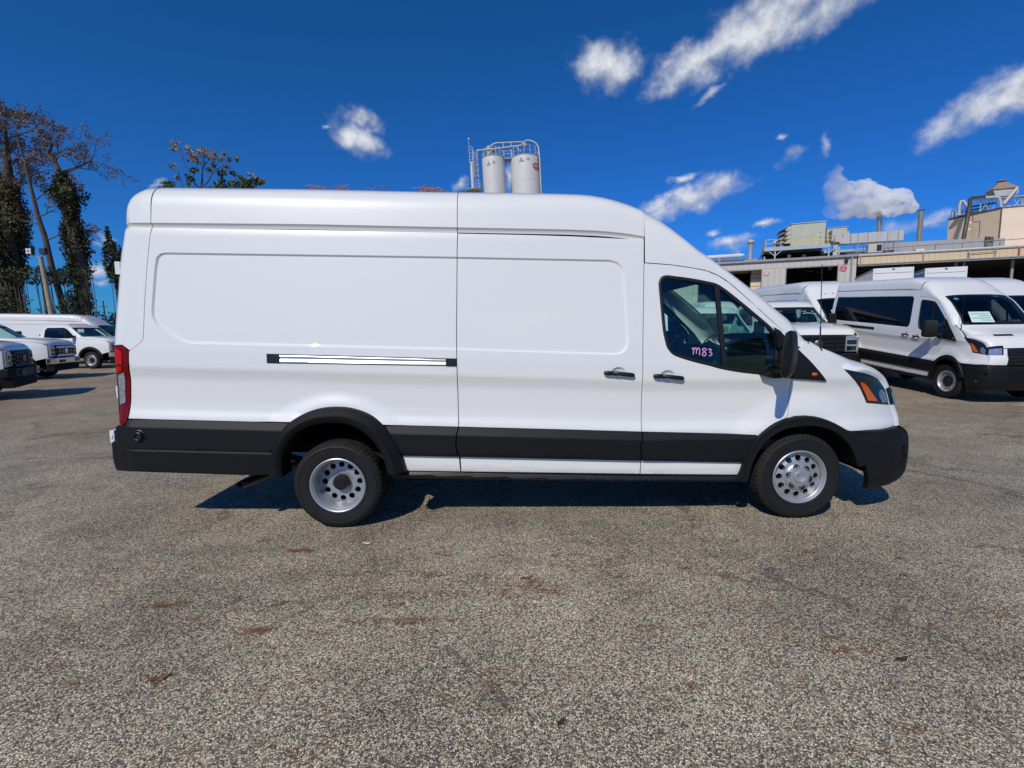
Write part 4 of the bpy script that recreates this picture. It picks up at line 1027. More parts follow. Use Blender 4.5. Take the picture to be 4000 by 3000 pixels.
X['signfade'] = mat('faded_stop_sign', (.62, .38, .38), .6, var=.25, vscale=5)
X['signwhite'] = mat('sign_white', (.75, .72, .71), .5)
X['orange'] = mat('orange_fitting', (.55, .15, .04), .6)
X['greenpaint'] = mat('drum_green', (.16, .19, .17), .6, var=.2)
BA = Vector((14.86177, 35.94188, 0)); BANG = math.radians(-22.8029); BS = 1.3
BLOC = Vector((BA.x*BS, BA.y*BS, CAMH*(1-BS)))
GZ0 = (.34-BLOC.z)/BS                                   # ground level in shed units
def bt(name, label, cat, group=None):
    o = thing(name, label, cat, BLOC, BANG, group); o.scale = (BS,)*3; return o
def part(name, m, par, fn, **kw):
    mb = MB(); fn(mb); return mb.build(name, m, par, **kw)
def siding_strip(par, name, m, u0, u1, z0, z1, w, pitch, ridge=.02):
    n_ = max(1, round((u1-u0)/pitch)); p = (u1-u0)/n_; mb = MB(); g = .004
    prof = [(g, 0), (p*.12, 0), (p*.17, -ridge), (p*.27, -ridge), (p*.32, 0), (p*.66, -.004), (p-g, 0)]
    rows = [[(a, b, z) for a, b in prof] for z in (0, z1-z0)]
    mb.grid(rows); mb.quad((g, 0, 0), (g, .03, 0), (g, .03, z1-z0), (g, 0, z1-z0)); mb.quad((p-g, 0, 0), (p-g, 0, z1-z0), (p-g, .03, z1-z0), (p-g, .03, 0))
    o0 = mb.build(name, m, par); o0.location = (u0, w, z0)
    for i in range(1, n_):
        o = bpy.data.objects.new(name, o0.data); link(o, par); o.location = (u0+i*p, w, z0)
sh = bt('metal_shed', 'grey ribbed metal shed with two open vehicle bays behind the parked vans', 'shed')
siding_strip(sh, 'siding_panel', X['siding'], -5.0, 8.56, 5.70, 6.17, 0, .36)
siding_strip(sh, 'siding_panel', X['siding'], 3.04, 4.46, GZ0, 5.69, 0, .355)
siding_strip(sh, 'siding_panel', X['siding'], 7.58, 8.56, GZ0, 5.69, 0, .327)
siding_strip(sh, 'siding_panel', X['siding'], -5.0, -1.2, GZ0, 5.69, 0, .38)
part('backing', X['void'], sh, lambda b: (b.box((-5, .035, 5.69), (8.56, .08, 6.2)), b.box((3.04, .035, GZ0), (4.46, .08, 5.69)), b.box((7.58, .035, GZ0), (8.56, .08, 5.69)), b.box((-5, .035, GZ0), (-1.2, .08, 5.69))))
for u0, u1 in ((-1.2, 3.04), (4.46, 7.58)):
    part('bay_frame', X['trimgrey'], sh, lambda b: (b.box((u0, -.03, GZ0), (u0+.06, .12, 5.69)), b.box((u1-.06, -.03, GZ0), (u1, .12, 5.69)), b.box((u0+.06, -.03, 5.63), (u1-.06, .12, 5.69))))
part('gutter', X['trimgrey'], sh, lambda b: b.prism([(-.16, 6.17), (-.16, 6.31), (-.13, 6.31), (-.13, 6.20), (-.02, 6.20), (-.02, 6.17)], -5.0, 8.62, 'yz'))
part('roof', X['trimgrey'], sh, lambda b: b.prism([(-.10, 6.215), (-.10, 6.26), (9, 6.72), (9, 6.67)], -5.0, 8.56, 'yz'))
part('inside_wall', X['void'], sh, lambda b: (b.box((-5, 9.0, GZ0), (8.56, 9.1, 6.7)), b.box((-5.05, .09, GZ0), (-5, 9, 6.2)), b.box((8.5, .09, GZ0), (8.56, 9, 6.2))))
part('downspout', X['trimgrey'], sh, lambda b: b.box((8.22, -.12, GZ0), (8.33, -.035, 6.16)), bevel=.01)
la = part('wall_lamp', X['seal'], sh, lambda b: (b.box((7.86, -.22, 5.90), (8.06, -.03, 6.02)), b.prism([(-.24, 5.87), (-.20, 5.90), (-.05, 5.90), (-.05, 5.80)], 7.88, 8.04, 'yz')))
for u, w, a in ((.8, 3, .3), (1.6, 2.2, .2), (2.5, 2, .2), (6.1, 3, .15), (6.9, 4, .1)):
    part('roof_truss', X['trimgrey'], sh, lambda b: b.bar((u, w, 5.62), (u+.55, w, 5.62+a*.35), .03))
st = bt('panel_rack', 'cream stacked panels on a rack inside the left shed bay', 'rack')
for i in range(6): part('panel', X['tanpale'], st, lambda b: b.box((2.35, .8, 4.0+i*.29), (3.02, 1.4, 4.0+i*.29+.26)), bevel=.01)
part('rack_post', X['seal'], st, lambda b: b.box((2.30, .75, GZ0), (2.36, .81, 5.7))); part('rack_post', X['seal'], st, lambda b: b.box((2.32, 1.4, GZ0), (2.38, 1.46, 5.7)))
def sign(u, z, m, txt, label, name):
    s = bt(name, label, 'sign')
    oc = [(u+.245*math.cos(PI/8+i*PI/4), z+.245*math.sin(PI/8+i*PI/4)) for i in range(8)]
    ic = [(u+.228*math.cos(PI/8+i*PI/4), z+.228*math.sin(PI/8+i*PI/4)) for i in range(8)]
    part('plate', X['signwhite'], s, lambda b: b.prism(oc, -.050, -.038)); part('face', m, s, lambda b: b.prism(ic, -.0545, -.0505))
    Mx = Matrix(((1, 0, 0, u), (0, 0, -1, -.0565), (0, 1, 0, z+.085), (0, 0, 0, 1)))
    text_mesh('lettering', 'STOP', .155, txt, s, Mx, .001)
    for k_, (w_, zz) in enumerate(((.15, -.02), (.26, -.075), (.2, -.13))):
        part('small_lettering', txt, s, lambda b: [b.box((u-w_/2+j*w_/5, -.0575, z+zz-.012), (u-w_/2+(j+.62)*w_/5, -.0555, z+zz+.012)) for j in range(5)])
sign(3.32, 5.44, X['signfade'], X['signwhite'], 'badly faded pink stop sign on the pillar between the shed bays', 'stop_sign')
sign(7.83, 5.485, X['signred'], X['signwhite'], 'red STOP sign at the right end of the shed', 'stop_sign')

tn = bt('tan_warehouse', 'long tan warehouse front with a dark open loading canopy', 'warehouse')
siding_strip(tn, 'fascia_panel', X['tan'], 8.62, 21.0, 5.66, 6.15, .0, .31, .010)
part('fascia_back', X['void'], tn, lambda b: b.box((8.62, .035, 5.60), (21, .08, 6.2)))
part('coping', X['trimgrey'], tn, lambda b: b.box((8.57, -.07, 6.153), (21, .12, 6.235)), bevel=.01)
part('roof', X['roofwhite'], tn, lambda b: b.prism([(.0, 6.24), (.0, 6.30), (14, 6.62), (14, 6.50)], 8.57, 24, 'yz'))
part('canopy_beam', X['trimgrey'], tn, lambda b: (b.box((8.62, -.10, 5.52), (21, .10, 5.60)), b.box((8.62, -.14, 5.60), (21, .0, 5.655))))
for u in (8.76, 12.06, 14.26, 15.53, 18.0): part('fascia_post', X['trimgrey'], tn, lambda b: b.box((u-.035, -.06, 5.66), (u+.035, -.022, 6.15)))
for u in (11.2, 13.9, 14.3, 16.6, 19.4): part('canopy_post', X['trimgrey'], tn, lambda b: b.box((u-.06, .5, GZ0), (u+.06, .62, 5.53)))
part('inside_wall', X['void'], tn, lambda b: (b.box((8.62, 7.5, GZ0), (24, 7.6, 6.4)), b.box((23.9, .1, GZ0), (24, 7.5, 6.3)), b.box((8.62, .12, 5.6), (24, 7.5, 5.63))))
part('fascia_pipe', X['rustpipe'], tn, lambda b: b.tube([(14.35, -.09, 5.64), (14.22, -.09, 5.95), (15.55, -.09, 5.99)], .018, 6))
of = part('orange_fitting', X['orange'], tn, lambda b: [b.box((16.55+.02*(i % 2), -.10, 5.66+.09*i), (16.63+.02*(i % 2), -.02, 5.72+.09*i)) for i in range(6)])
pw = bt('parapet_wall', 'weathered grey parapet wall along the warehouse roof', 'wall')
part('wall', X['parapet'], pw, lambda b: b.prism([(8.9, 6.3), (8.9, 7.1), (11.0, 7.1), (11.02, 7.6), (14.95, 7.56), (17.95, 7.42), (17.95, 6.3)], 5.0, 5.25))
part('lower_wall', X['roofwhite'], pw, lambda b: b.box((8.9, 4.6, 6.3), (11.0, 4.98, 7.0)))
for u in (12.2, 13.2, 14.2, 15.2, 16.2, 17.2): part('joint_strip', X['trimgrey'], pw, lambda b: b.box((u-.02, 4.985, 6.35), (u+.02, 5.0, 7.40)))
rp = bt('roof_pipe', 'rusty brown pipe run on stands across the warehouse roof', 'pipe')
part('pipe', X['rustpipe'], rp, lambda b: b.tube([(9.0, 3.0, 6.98), (12.0, 3.0, 7.0), (15, 3, 7.02), (19.5, 3, 7.06)], .022, 6))
for u in (9.4, 11.0, 12.4, 13.6, 15.0, 16.9, 18.4): part('stand', X['rustpipe'], rp, lambda b: b.bar((u, 3, 6.3), (u, 3, 7.0), .03))

pf = bt('roof_platform', 'blue grey steel platform on legs above the shed roof', 'platform')
part('deck', X['steelblue'], pf, lambda b: (b.box((3.34, 2.52, 7.46), (7.45, 6.6, 7.50)),))
part('edge_beam', X['steelblue'], pf, lambda b: b.box((3.34, 2.46, 7.22), (7.45, 2.518, 7.495)))
part('edge_beam', X['steelblue'], pf, lambda b: b.box((3.28, 2.46, 7.22), (3.335, 6.6, 7.495)))
part('rear_beam', X['steelblue'], pf, lambda b: b.box((7.5, 5.0, 7.15), (11.0, 5.1, 7.33)))
for u, w in ((4.0, 2.55), (7.39, 2.55), (8.0, 2.55), (4.0, 6.4), (7.39, 6.4)):
    part('leg', X['steelblue'], pf, lambda b: (b.box((u-.045, w-.045, 6.25), (u+.045, w+.045, 7.22)),))
    if u < 7.9:
        for d in (-1, 1): part('brace', X['steelblue'], pf, lambda b: b.bar((u, w, 6.85), (u+d*.42, w, 7.20), .05))
part('rear_frame', X['seal'], pf, lambda b: [b.bar((2.7+i*.55, 6.0, 6.5), (3.3+i*.5, 6.0, 7.3), .06) for i in range(9)])
part('dark_fill_sheet', X['void'], pf, lambda b: b.box((3.4, 6.0, 6.4), (9.6, 6.1, 7.45)))  # black sheet added to stand for the dark space under the deck
for i in range(7): part('pipe_run', X['oldpipe'], pf, lambda b: b.tube([(3.6+.3*i, 4.5+.15*i, 6.85+.06*(i % 3)), (5.4+.3*i, 4.6+.15*i, 6.8+.08*(i % 2))], .03, 6))
lw_ = bt('low_wall', 'stained low white wall at the left end of the shed roof', 'wall')
part('wall', X['roofwhite'], lw_, lambda b: b.box((-4.5, 8.4, 6.3), (3.2, 8.55, 7.45))); part('coping', X['trimgrey'], lw_, lambda b: b.box((-4.5, 8.36, 7.453), (3.2, 8.6, 7.50)))
gr = bt('guard_rail', 'yellow guard rail round the roof platform', 'railing')
posts = [(3.36, 2.55), (4.36, 2.55), (5.37, 2.55), (6.36, 2.55), (7.32, 2.55), (3.36, 3.6), (3.36, 4.6), (3.36, 5.6), (3.36, 6.5), (7.78, 2.55), (7.32, 3.2), (7.78, 3.2)]
for u, w in posts: part('post', X['yellow'], gr, lambda b: b.box((u-.022, w-.022, 7.50), (u+.022, w+.022, 8.07)))
for z in (7.77, 8.05):
    part('rail', X['yellow'], gr, lambda b: b.tube([(3.36, 6.5, z), (3.36, 2.55, z), (7.32, 2.55, z), (7.80, 2.55, z)], .021, 6))
    part('rail', X['yellow'], gr, lambda b: b.tube([(7.32, 2.6, z), (7.32, 3.2, z), (7.78, 3.2, z), (7.78, 2.6, z)], .021, 6))
ah = bt('air_handler', 'large sage green air handler with four black intake hoods', 'air handler')
part('housing', X['sage'], ah, lambda b: b.box((5.15, 4.0, 7.52), (7.36, 6.4, 9.30)))
part('roof_cap', X['sage'], ah, lambda b: b.prism([(5.08, 9.30), (5.08, 9.34), (7.42, 9.36), (7.42, 9.30)], 3.94, 6.5))
for u in (5.82, 6.63): part('seam', X['sage'], ah, lambda b: b.box((u-.012, 3.985, 7.55), (u+.012, 4.0, 9.28)))
for z in (7.75, 8.15, 8.5): part('door_latch', X['seal'], ah, lambda b: b.box((7.04, 3.96, z), (7.08, 4.0, z+.08)))
for i in range(4):
    z = 7.92+i*.32
    part('intake_hood', X['sage'], ah, lambda b: b.prism([(5.148, z+.30), (4.98, z+.29), (4.36, z+.04), (4.36, z+.02), (4.98, z+.27), (5.148, z+.28)], 4.05, 6.2))
    part('hood_side', X['sage'], ah, lambda b: b.prism([(5.148, z), (5.148, z+.28), (4.98, z+.27), (4.72, z)], 4.05, 4.07))
    part('intake_screen', X['sagedark'], ah, lambda b: b.box((4.9, 4.08, z), (5.147, 6.15, z+.26)))
a2 = bt('air_handler', 'smaller pale sage rooftop unit behind the silver ducting', 'air handler')
part('housing', X['sage'], a2, lambda b: (b.box((7.95, 7.0, 8.3), (9.30, 8.8, 9.30)),)); part('side_box', X['sage'], a2, lambda b: b.box((9.303, 7.2, 8.3), (9.5, 8.6, 9.0)))
part('roof_cap', X['sage'], a2, lambda b: b.box((7.9, 6.95, 9.303), (9.36, 8.85, 9.34)))
dc = bt('roof_duct', 'long silver rectangular duct on stands across the roof', 'duct')
us_ = [8.76, 9.55, 10.35, 11.1, 11.82]
for a, b_ in zip(us_, us_[1:]): part('duct_section', X['galv'], dc, lambda b: b.box((a+.012, 3.0, 7.47), (b_-.012, 3.85, 8.13)), bevel=.008)
for u in us_[1:-1]: part('flange', X['galv'], dc, lambda b: b.box((u-.012, 2.97, 7.44), (u+.012, 3.88, 8.16)))
part('elbow', X['galv'], dc, lambda b: b.prism([(8.10, 7.50), (8.74, 7.46), (8.74, 8.14), (8.30, 8.18), (8.28, 7.9)], 3.0, 3.85))
part('riser', X['galv'], dc, lambda b: b.prism([(7.66, 7.75), (8.28, 7.60), (8.30, 8.18), (7.98, 8.56), (7.66, 8.57)], 3.2, 4.6))
part('down_leg', X['galv'], dc, lambda b: b.box((7.68, 2.7, 6.4), (7.95, 2.98, 7.4)))
for u in (9.2, 9.75, 10.9, 11.5): part('stand', X['trimgrey'], dc, lambda b: (b.bar((u, 2.95, 6.35), (u, 2.95, 8.3), .03), b.bar((u, 3.9, 6.35), (u, 3.9, 7.47), .03)))
def mushroom(u, w, z0, z1, r, label):
    o = bt('roof_vent', label, 'vent', 'mushroom vents on the shed roof')
    part('pipe', X['galv'], o, lambda b: b.lathe([(r*.52, z0), (r*.52, z1-.42), (r*.62, z1-.34)], 20, 'z', (u, w, 0)), smooth=40)
    part('head', X['galv'], o, lambda b: b.lathe([(r*.60, z1-.34), (r, z1-.20), (r, z1-.14), (r*.72, z1), (0, z1+.02)], 24, 'z', (u, w, 0)), smooth=30)
mushroom(2.49, 5.0, 6.45, 8.52, .30, 'tall silver mushroom vent at the left end of the shed roof')
mushroom(4.43, 6.9, 6.55, 8.62, .28, 'silver mushroom vent half hidden by the yellow rail')
for i, (u, w, z, r) in enumerate(((5.0, 3.2, 6.95, .12), (6.1, 4.2, 7.0, .14), (3.35, 3.0, 6.9, .08))):
    o = bt('small_vent', ['small white vent on the shed roof below the platform', 'squat round vent under the platform deck', 'thin white vent pipe beside the platform leg'][i], 'vent')
    part('pipe', X['roofwhite'], o, lambda b: b.lathe([(r*.7, 6.3), (r*.7, z-.12), (r, z-.1), (r, z), (0, z+.03)], 14, 'z', (u, w, 0)), smooth=40)
ld = bt('horizontal_tank', 'pale horizontal pipe tank at the left end of the shed roof', 'tank')
part('shell', X['roofwhite'], ld, lambda b: b.tube([(-3.2, 8, 7.76), (-1.5, 8, 7.76), (1.9, 8, 7.76), (2.08, 8, 7.76), (2.2, 8, 7.74)], [.18, .18, .18, .15, .05], 16), smooth=50)
part('cap_vent', X['galv'], ld, lambda b: b.lathe([(.07, 7.9), (.07, 8.13), (0, 8.14)], 12, 'z', (1.7, 8, 0)), smooth=40)
part('front_pipe', X['rustpipe'], ld, lambda b: b.tube([(-2, 7.4, 7.30), (2.6, 7.4, 7.36)], .03, 6))
for u in (-2.4, .2): part('saddle', X['trimgrey'], ld, lambda b: b.box((u-.1, 7.85, 6.4), (u+.1, 8.15, 7.62)))
def stack(u, w, z0, z1, r, label, guy=False):
    o = bt('exhaust_stack', label, 'chimney', 'metal exhaust stacks on the warehouse roof')
    part('flue', X['stack'], o, lambda b: b.lathe([(r, z0), (r, (z0+z1)/2-.02), (r*1.06, (z0+z1)/2-.02), (r*1.06, (z0+z1)/2+.02), (r, (z0+z1)/2+.02), (r, z1), (r*.9, z1), (r*.9, z1-.3)], 28, 'z', (u, w, 0), caps=False), smooth=35)
    part('rain_cap', X['stack'], o, lambda b: b.lathe([(0, z1+.16), (r*1.9, z1+.145), (r*1.9, z1+.165), (r*.4, z1+.22), (0, z1+.225)], 28, 'z', (u, w, 0)), smooth=30)
    for i in range(4): part('cap_strut', X['stack'], o, lambda b: b.bar((u+r*math.cos(i*PI/2+.5), w+r*math.sin(i*PI/2+.5), z1-.02), (u+r*1.1*math.cos(i*PI/2+.5), w+r*1.1*math.sin(i*PI/2+.5), z1+.16), .025))
    if guy:
        for d in (-1, 1): part('guy_wire', X['trimgrey'], o, lambda b: b.tube([(u+d*r, w, (z0+z1)/2), (u+d*.62, w, z0-.1)], .012, 5))
stack(11.82, 9.0, 6.5, 10.33, .155, 'sooty shorter exhaust stack behind the silver duct')
stack(14.15, 8.0, 6.5, 10.14, .165, 'taller stained exhaust stack giving off steam', True)
tw = bt('tan_tower', 'tall tan rust streaked plant tower at the right edge', 'tower')
fp = [(19.59, 10), (24.5, 9.6), (24.5, 15), (17.6, 13.3)]
wl = part('wall', [X['tanwall'], X['tanpale']], tw, lambda b: (b.quad((17.6, 13.3, 6.4), (19.59, 10, 6.4), (19.59, 10, 10.36), (17.6, 13.3, 10.36), 0), b.quad((19.59, 10, 6.4), (24.5, 9.6, 6.4), (24.5, 9.6, 10.36), (19.59, 10, 10.36), 1), b.quad((24.5, 9.6, 6.4), (24.5, 15, 6.4), (24.5, 15, 10.36), (24.5, 9.6, 10.36), 1), b.quad((24.5, 15, 6.4), (17.6, 13.3, 6.4), (17.6, 13.3, 10.36), (24.5, 15, 10.36), 0)), fix=False)
part('roof', X['roofwhite'], tw, lambda b: b.prism(fp, 10.362, 10.40, 'xy'))
part('roof_edge', X['oldpipe'], tw, lambda b: (b.bar((17.58, 13.3, 10.33), (19.57, 9.98, 10.33), .05, .10), b.bar((19.60, 9.97, 10.33), (24.5, 9.57, 10.33), .03, .07)))
part('corner_trim', X['oldpipe'], tw, lambda b: b.box((19.555, 9.95, 6.4), (19.625, 9.995, 10.36)))
part('wall_light', X['seal'], tw, lambda b: b.box((20.95, 9.75, 8.75), (21.2, 9.86, 8.95)))
part('conduit', X['rustpipe'], tw, lambda b: b.tube([(18.55, 11.65, 10.3), (18.55, 11.65, 9.75), (18.80, 11.23, 9.70), (18.85, 11.15, 9.62), (18.85, 11.15, 8.4)], .015, 5))
part('roof_ladder', X['seal'], tw, lambda b: [b.tube([(17.66+.16*i, 13.1-.25*i, 10.36), (17.66+.16*i, 13.1-.25*i, 10.85), (17.72+.16*i, 13.0-.25*i, 10.98), (17.78+.16*i, 12.9-.25*i, 10.85), (17.78+.16*i, 12.9-.25*i, 10.36)], .022, 6) for i in range(4)])
dcx = bt('dust_collector', 'rusty capped dust collector on top of the tan tower', 'dust collector')
part('body', X['galv'], dcx, lambda b: b.prism([(19.60, 12.03), (19.82, 11.50), (20.9, 11.50), (21.12, 11.62), (21.12, 12.03)], 11.6, 12.7))
part('hood', X['rust'], dcx, lambda b: b.add([(19.52, 11.5, 12.04), (21.16, 11.5, 12.04), (21.16, 12.8, 12.04), (19.52, 12.8, 12.04), (20.1, 12.0, 12.62), (20.5, 12.0, 12.62), (20.5, 12.4, 12.62), (20.1, 12.4, 12.62)], [(0, 1, 5, 4), (1, 2, 6, 5), (2, 3, 7, 6), (3, 0, 4, 7), (4, 5, 6, 7), (3, 2, 1, 0)]))
part('cap', X['rust'], dcx, lambda b: (b.lathe([(.30, 12.73), (.30, 12.745), (.06, 12.85), (0, 12.86)], 20, 'z', (20.28, 12.2, 0)), b.lathe([(.03, 12.6), (.03, 12.8)], 8, 'z', (20.28, 12.2, 0))), smooth=30)
part('frame', X['galv'], dcx, lambda b: ([b.bar((19.0+i*.62, 11.8+.3*(i % 2), 10.4), (19.0+i*.62, 11.8+.3*(i % 2), 11.5), .05) for i in range(6)], [b.bar((19.0+i*.62, 11.8, 10.5), (19.62+i*.62, 11.8, 11.35), .035) for i in range(5)], [b.bar((19.62+i*.62, 11.8, 10.5), (19.0+i*.62, 11.8, 11.35), .035) for i in range(5)]))
part('catwalk', X['galv'], dcx, lambda b: (b.box((18.6, 11.6, 11.38), (22.4, 12.0, 11.43)), b.box((21.1, 12.0, 11.45), (24, 12.4, 11.5))))
for a, b_ in (((18.2, 12.2, 10.7), (19.6, 12.2, 10.85)), ((18.3, 12.3, 10.55), (20.2, 12.3, 10.65)), ((18.4, 12.0, 10.95), (20.0, 12.0, 11.1))):
    part('manifold', X['oldpipe'], dcx, lambda b: b.tube([a, b_], .07, 10), smooth=50)
part('truss_leg', X['galv'], dcx, lambda b: ([b.bar((21.5+i*.7, 12.2, 10.4), (21.5+i*.7, 12.2, 11.48), .05) for i in range(4)], [b.bar((21.5+i*.7, 12.2, 10.5), (22.2+i*.7, 12.2, 11.4), .03) for i in range(3)]))
pa = bt('inclined_pipe', 'thick weathered pipe slanting down the tan tower wall', 'pipe')
part('pipe', X['oldpipe'], pa, lambda b: b.tube([(17.33, 9.55, 7.95), (17.50, 9.7, 9.4), (17.75, 10.2, 10.45), (18.0, 10.8, 11.30), (18.20, 11.1, 11.46), (18.5, 11.3, 11.5), (19.75, 11.7, 11.62)], [.135, .135, .135, .13, .12, .11, .10], 16), smooth=50)
for t in (.25, .55): part('bracket', X['tanpale'], pa, lambda b: b.box((17.5+t*.3, 9.62+t*.4, 8.4+t*1.7), (17.72+t*.3, 9.8+t*.4, 8.52+t*1.7)))
pb = bt('bent_vent_pipe', 'shiny bent vent pipe on the left corner of the tower roof', 'pipe')
part('pipe', X['galv'], pb, lambda b: b.tube([(17.90, 12.3, 10.4), (17.88, 12.3, 11.25), (17.95, 12.3, 11.5), (18.08, 12.3, 11.55), (18.45, 12.3, 10.95), (18.6, 12.2, 10.7)], .10, 16), smooth=50)
part('flashing', X['galv'], pb, lambda b: b.lathe([(.32, 10.40), (.12, 10.52)], 18, 'z', (17.90, 12.3, 0)), smooth=40)
pc = bt('elbow_pipe', 'polished elbow pipe below the dust collector', 'pipe')
part('pipe', X['galv'], pc, lambda b: b.tube([(20.12, 11.4, 10.42), (20.05, 11.4, 11.05), (19.92, 11.4, 11.38), (19.7, 11.4, 11.44), (19.1, 11.4, 11.46)], .10, 14), smooth=50)
part('downcomer', X['galv'], pc, lambda b: b.tube([(20.95, 11.4, 11.98), (20.30, 11.3, 11.0), (20.2, 11.3, 10.85)], .11, 14), smooth=50)
ac = bt('air_conditioner', 'boxy condenser unit with a dark fan opening on the warehouse roof', 'air conditioner')
part('casing', X['galv'], ac, lambda b: b.box((9.60, 2.0, 6.62), (10.42, 2.6, 7.2)), bevel=.01); part('fan_opening', X['seal'], ac, lambda b: b.box((10.08, 1.985, 6.70), (10.36, 2.0, 7.12))); part('access_panel', X['sage'], ac, lambda b: b.box((9.63, 1.985, 6.66), (10.02, 2.0, 7.16)))
part('support', X['trimgrey'], ac, lambda b: b.box((9.7, 2.1, 6.3), (10.3, 2.5, 6.62)))
dr = bt('roof_fan', 'grey green drum shaped fan on the warehouse roof', 'fan')
part('drum', X['greenpaint'], dr, lambda b: b.lathe([(.20, 6.35), (.20, 6.75), (.22, 6.76), (.22, 7.0), (.25, 7.02), (.25, 7.12), (.2, 7.13), (0, 7.13)], 24, 'z', (16.45, 3.3, 0)), smooth=30)
part('motor', X['oldpipe'], dr, lambda b: (b.box((16.26, 3.2, 7.13), (16.42, 3.4, 7.36)), b.box((16.46, 3.2, 7.13), (16.64, 3.4, 7.32))))
tp = bt('crumpled_tarp', 'crumpled yellow tarp lying on the warehouse roof', 'tarp')
mb = MB(); mb.grid([[(13.55+.13*i+.02*math.sin(j*3), 1.2+.1*j, 6.36+.02*j*.1+.13*abs(math.sin(i*1.7+j*.9))) for j in range(5)] for i in range(8)]); mb.build('sheet', X['yellow'], tp, smooth=50, fix=False)
hb = bt('roof_hatch', 'cream and rust box hatch on the warehouse roof', 'hatch')
part('box', X['tanpale'], hb, lambda b: b.box((12.0, 1.1, 6.33), (12.42, 1.5, 6.56))); part('rusty_panel', X['rustpipe'], hb, lambda b: b.box((12.06, 1.085, 6.35), (12.37, 1.1, 6.44)))
# steam drifting off the taller stack
def steam():
    mb = MB()
    blobs = [(13.75, 10.75, .45), (13.3, 10.95, .62), (12.75, 11.2, .85), (12.0, 11.25, .85), (11.2, 11.5, 1.05), (10.4, 11.75, 1.15), (9.55, 12.0, 1.0), (8.85, 11.9, .75), (8.7, 12.7, .8), (8.5, 13.5, .55), (8.6, 14.1, .35), (9.6, 11.2, .8), (8.6, 11.1, .6), (12.3, 10.75, .6), (11.5, 10.75, .55), (10.6, 11.0, .7)]
    for i, (u, z, r) in enumerate(blobs):
        r *= 1.22
        n_, m_ = 12, 8; vs = []; c = (u, 8.8+.3*math.sin(i*2.3), z)
        mb.lathe([(max(.001, r*math.sin(PI*k_/m_)), -r*math.cos(PI*k_/m_)) for k_ in range(m_+1)], n_, 'z', c, caps=False)
    m = bpy.data.materials.new('steam'); m.use_nodes = True; n = NT(m.node_tree); n.n.clear()
    tc = n.new('ShaderNodeTexCoord'); P = tc.outputs['Object']
    nz = n.noise(P, 1.5, 6, .62); lo = n.noise(P, .55, 3, .5)
    sx = n.new('ShaderNodeSeparateXYZ'); n.l.new(P, sx.inputs[0])
    thin = n.sstep(sx.outputs[0], 8.2, 11.5)
    d = n.math('MULTIPLY', n.sstep(n.math('ADD', n.math('MULTIPLY', nz, .65), n.math('MULTIPLY', lo, .35)), .41, .56), n.math('MULTIPLY_ADD', thin, 2.6, .35))
    pv = n.new('ShaderNodeVolumePrincipled'); pv.inputs['Color'].default_value = (1.0, 1.0, 1.0, 1); pv.inputs['Anisotropy'].default_value = .0
    n.put(pv.inputs['Density'], d); o_ = n.new('ShaderNodeOutputMaterial'); n.l.new(pv.outputs[0], o_.inputs['Volume'])
    o = mb.build('steam_plume', m, fix=True); o.location = BLOC; o.rotation_euler = (0, 0, BANG); o.scale = (BS,)*3
    md = o.modifiers.new('union', 'REMESH'); md.mode = 'VOXEL'; md.voxel_size = .12
    tx = bpy.data.textures.new('puffs', 'CLOUDS'); tx.noise_scale = .7; dm = o.modifiers.new('puffs', 'DISPLACE'); dm.texture = tx; dm.strength = .45; dm.texture_coords = 'LOCAL'
    tag(o, 'white steam plume drifting left from the exhaust stacks', 'steam'); kind(o, 'stuff')
steam()

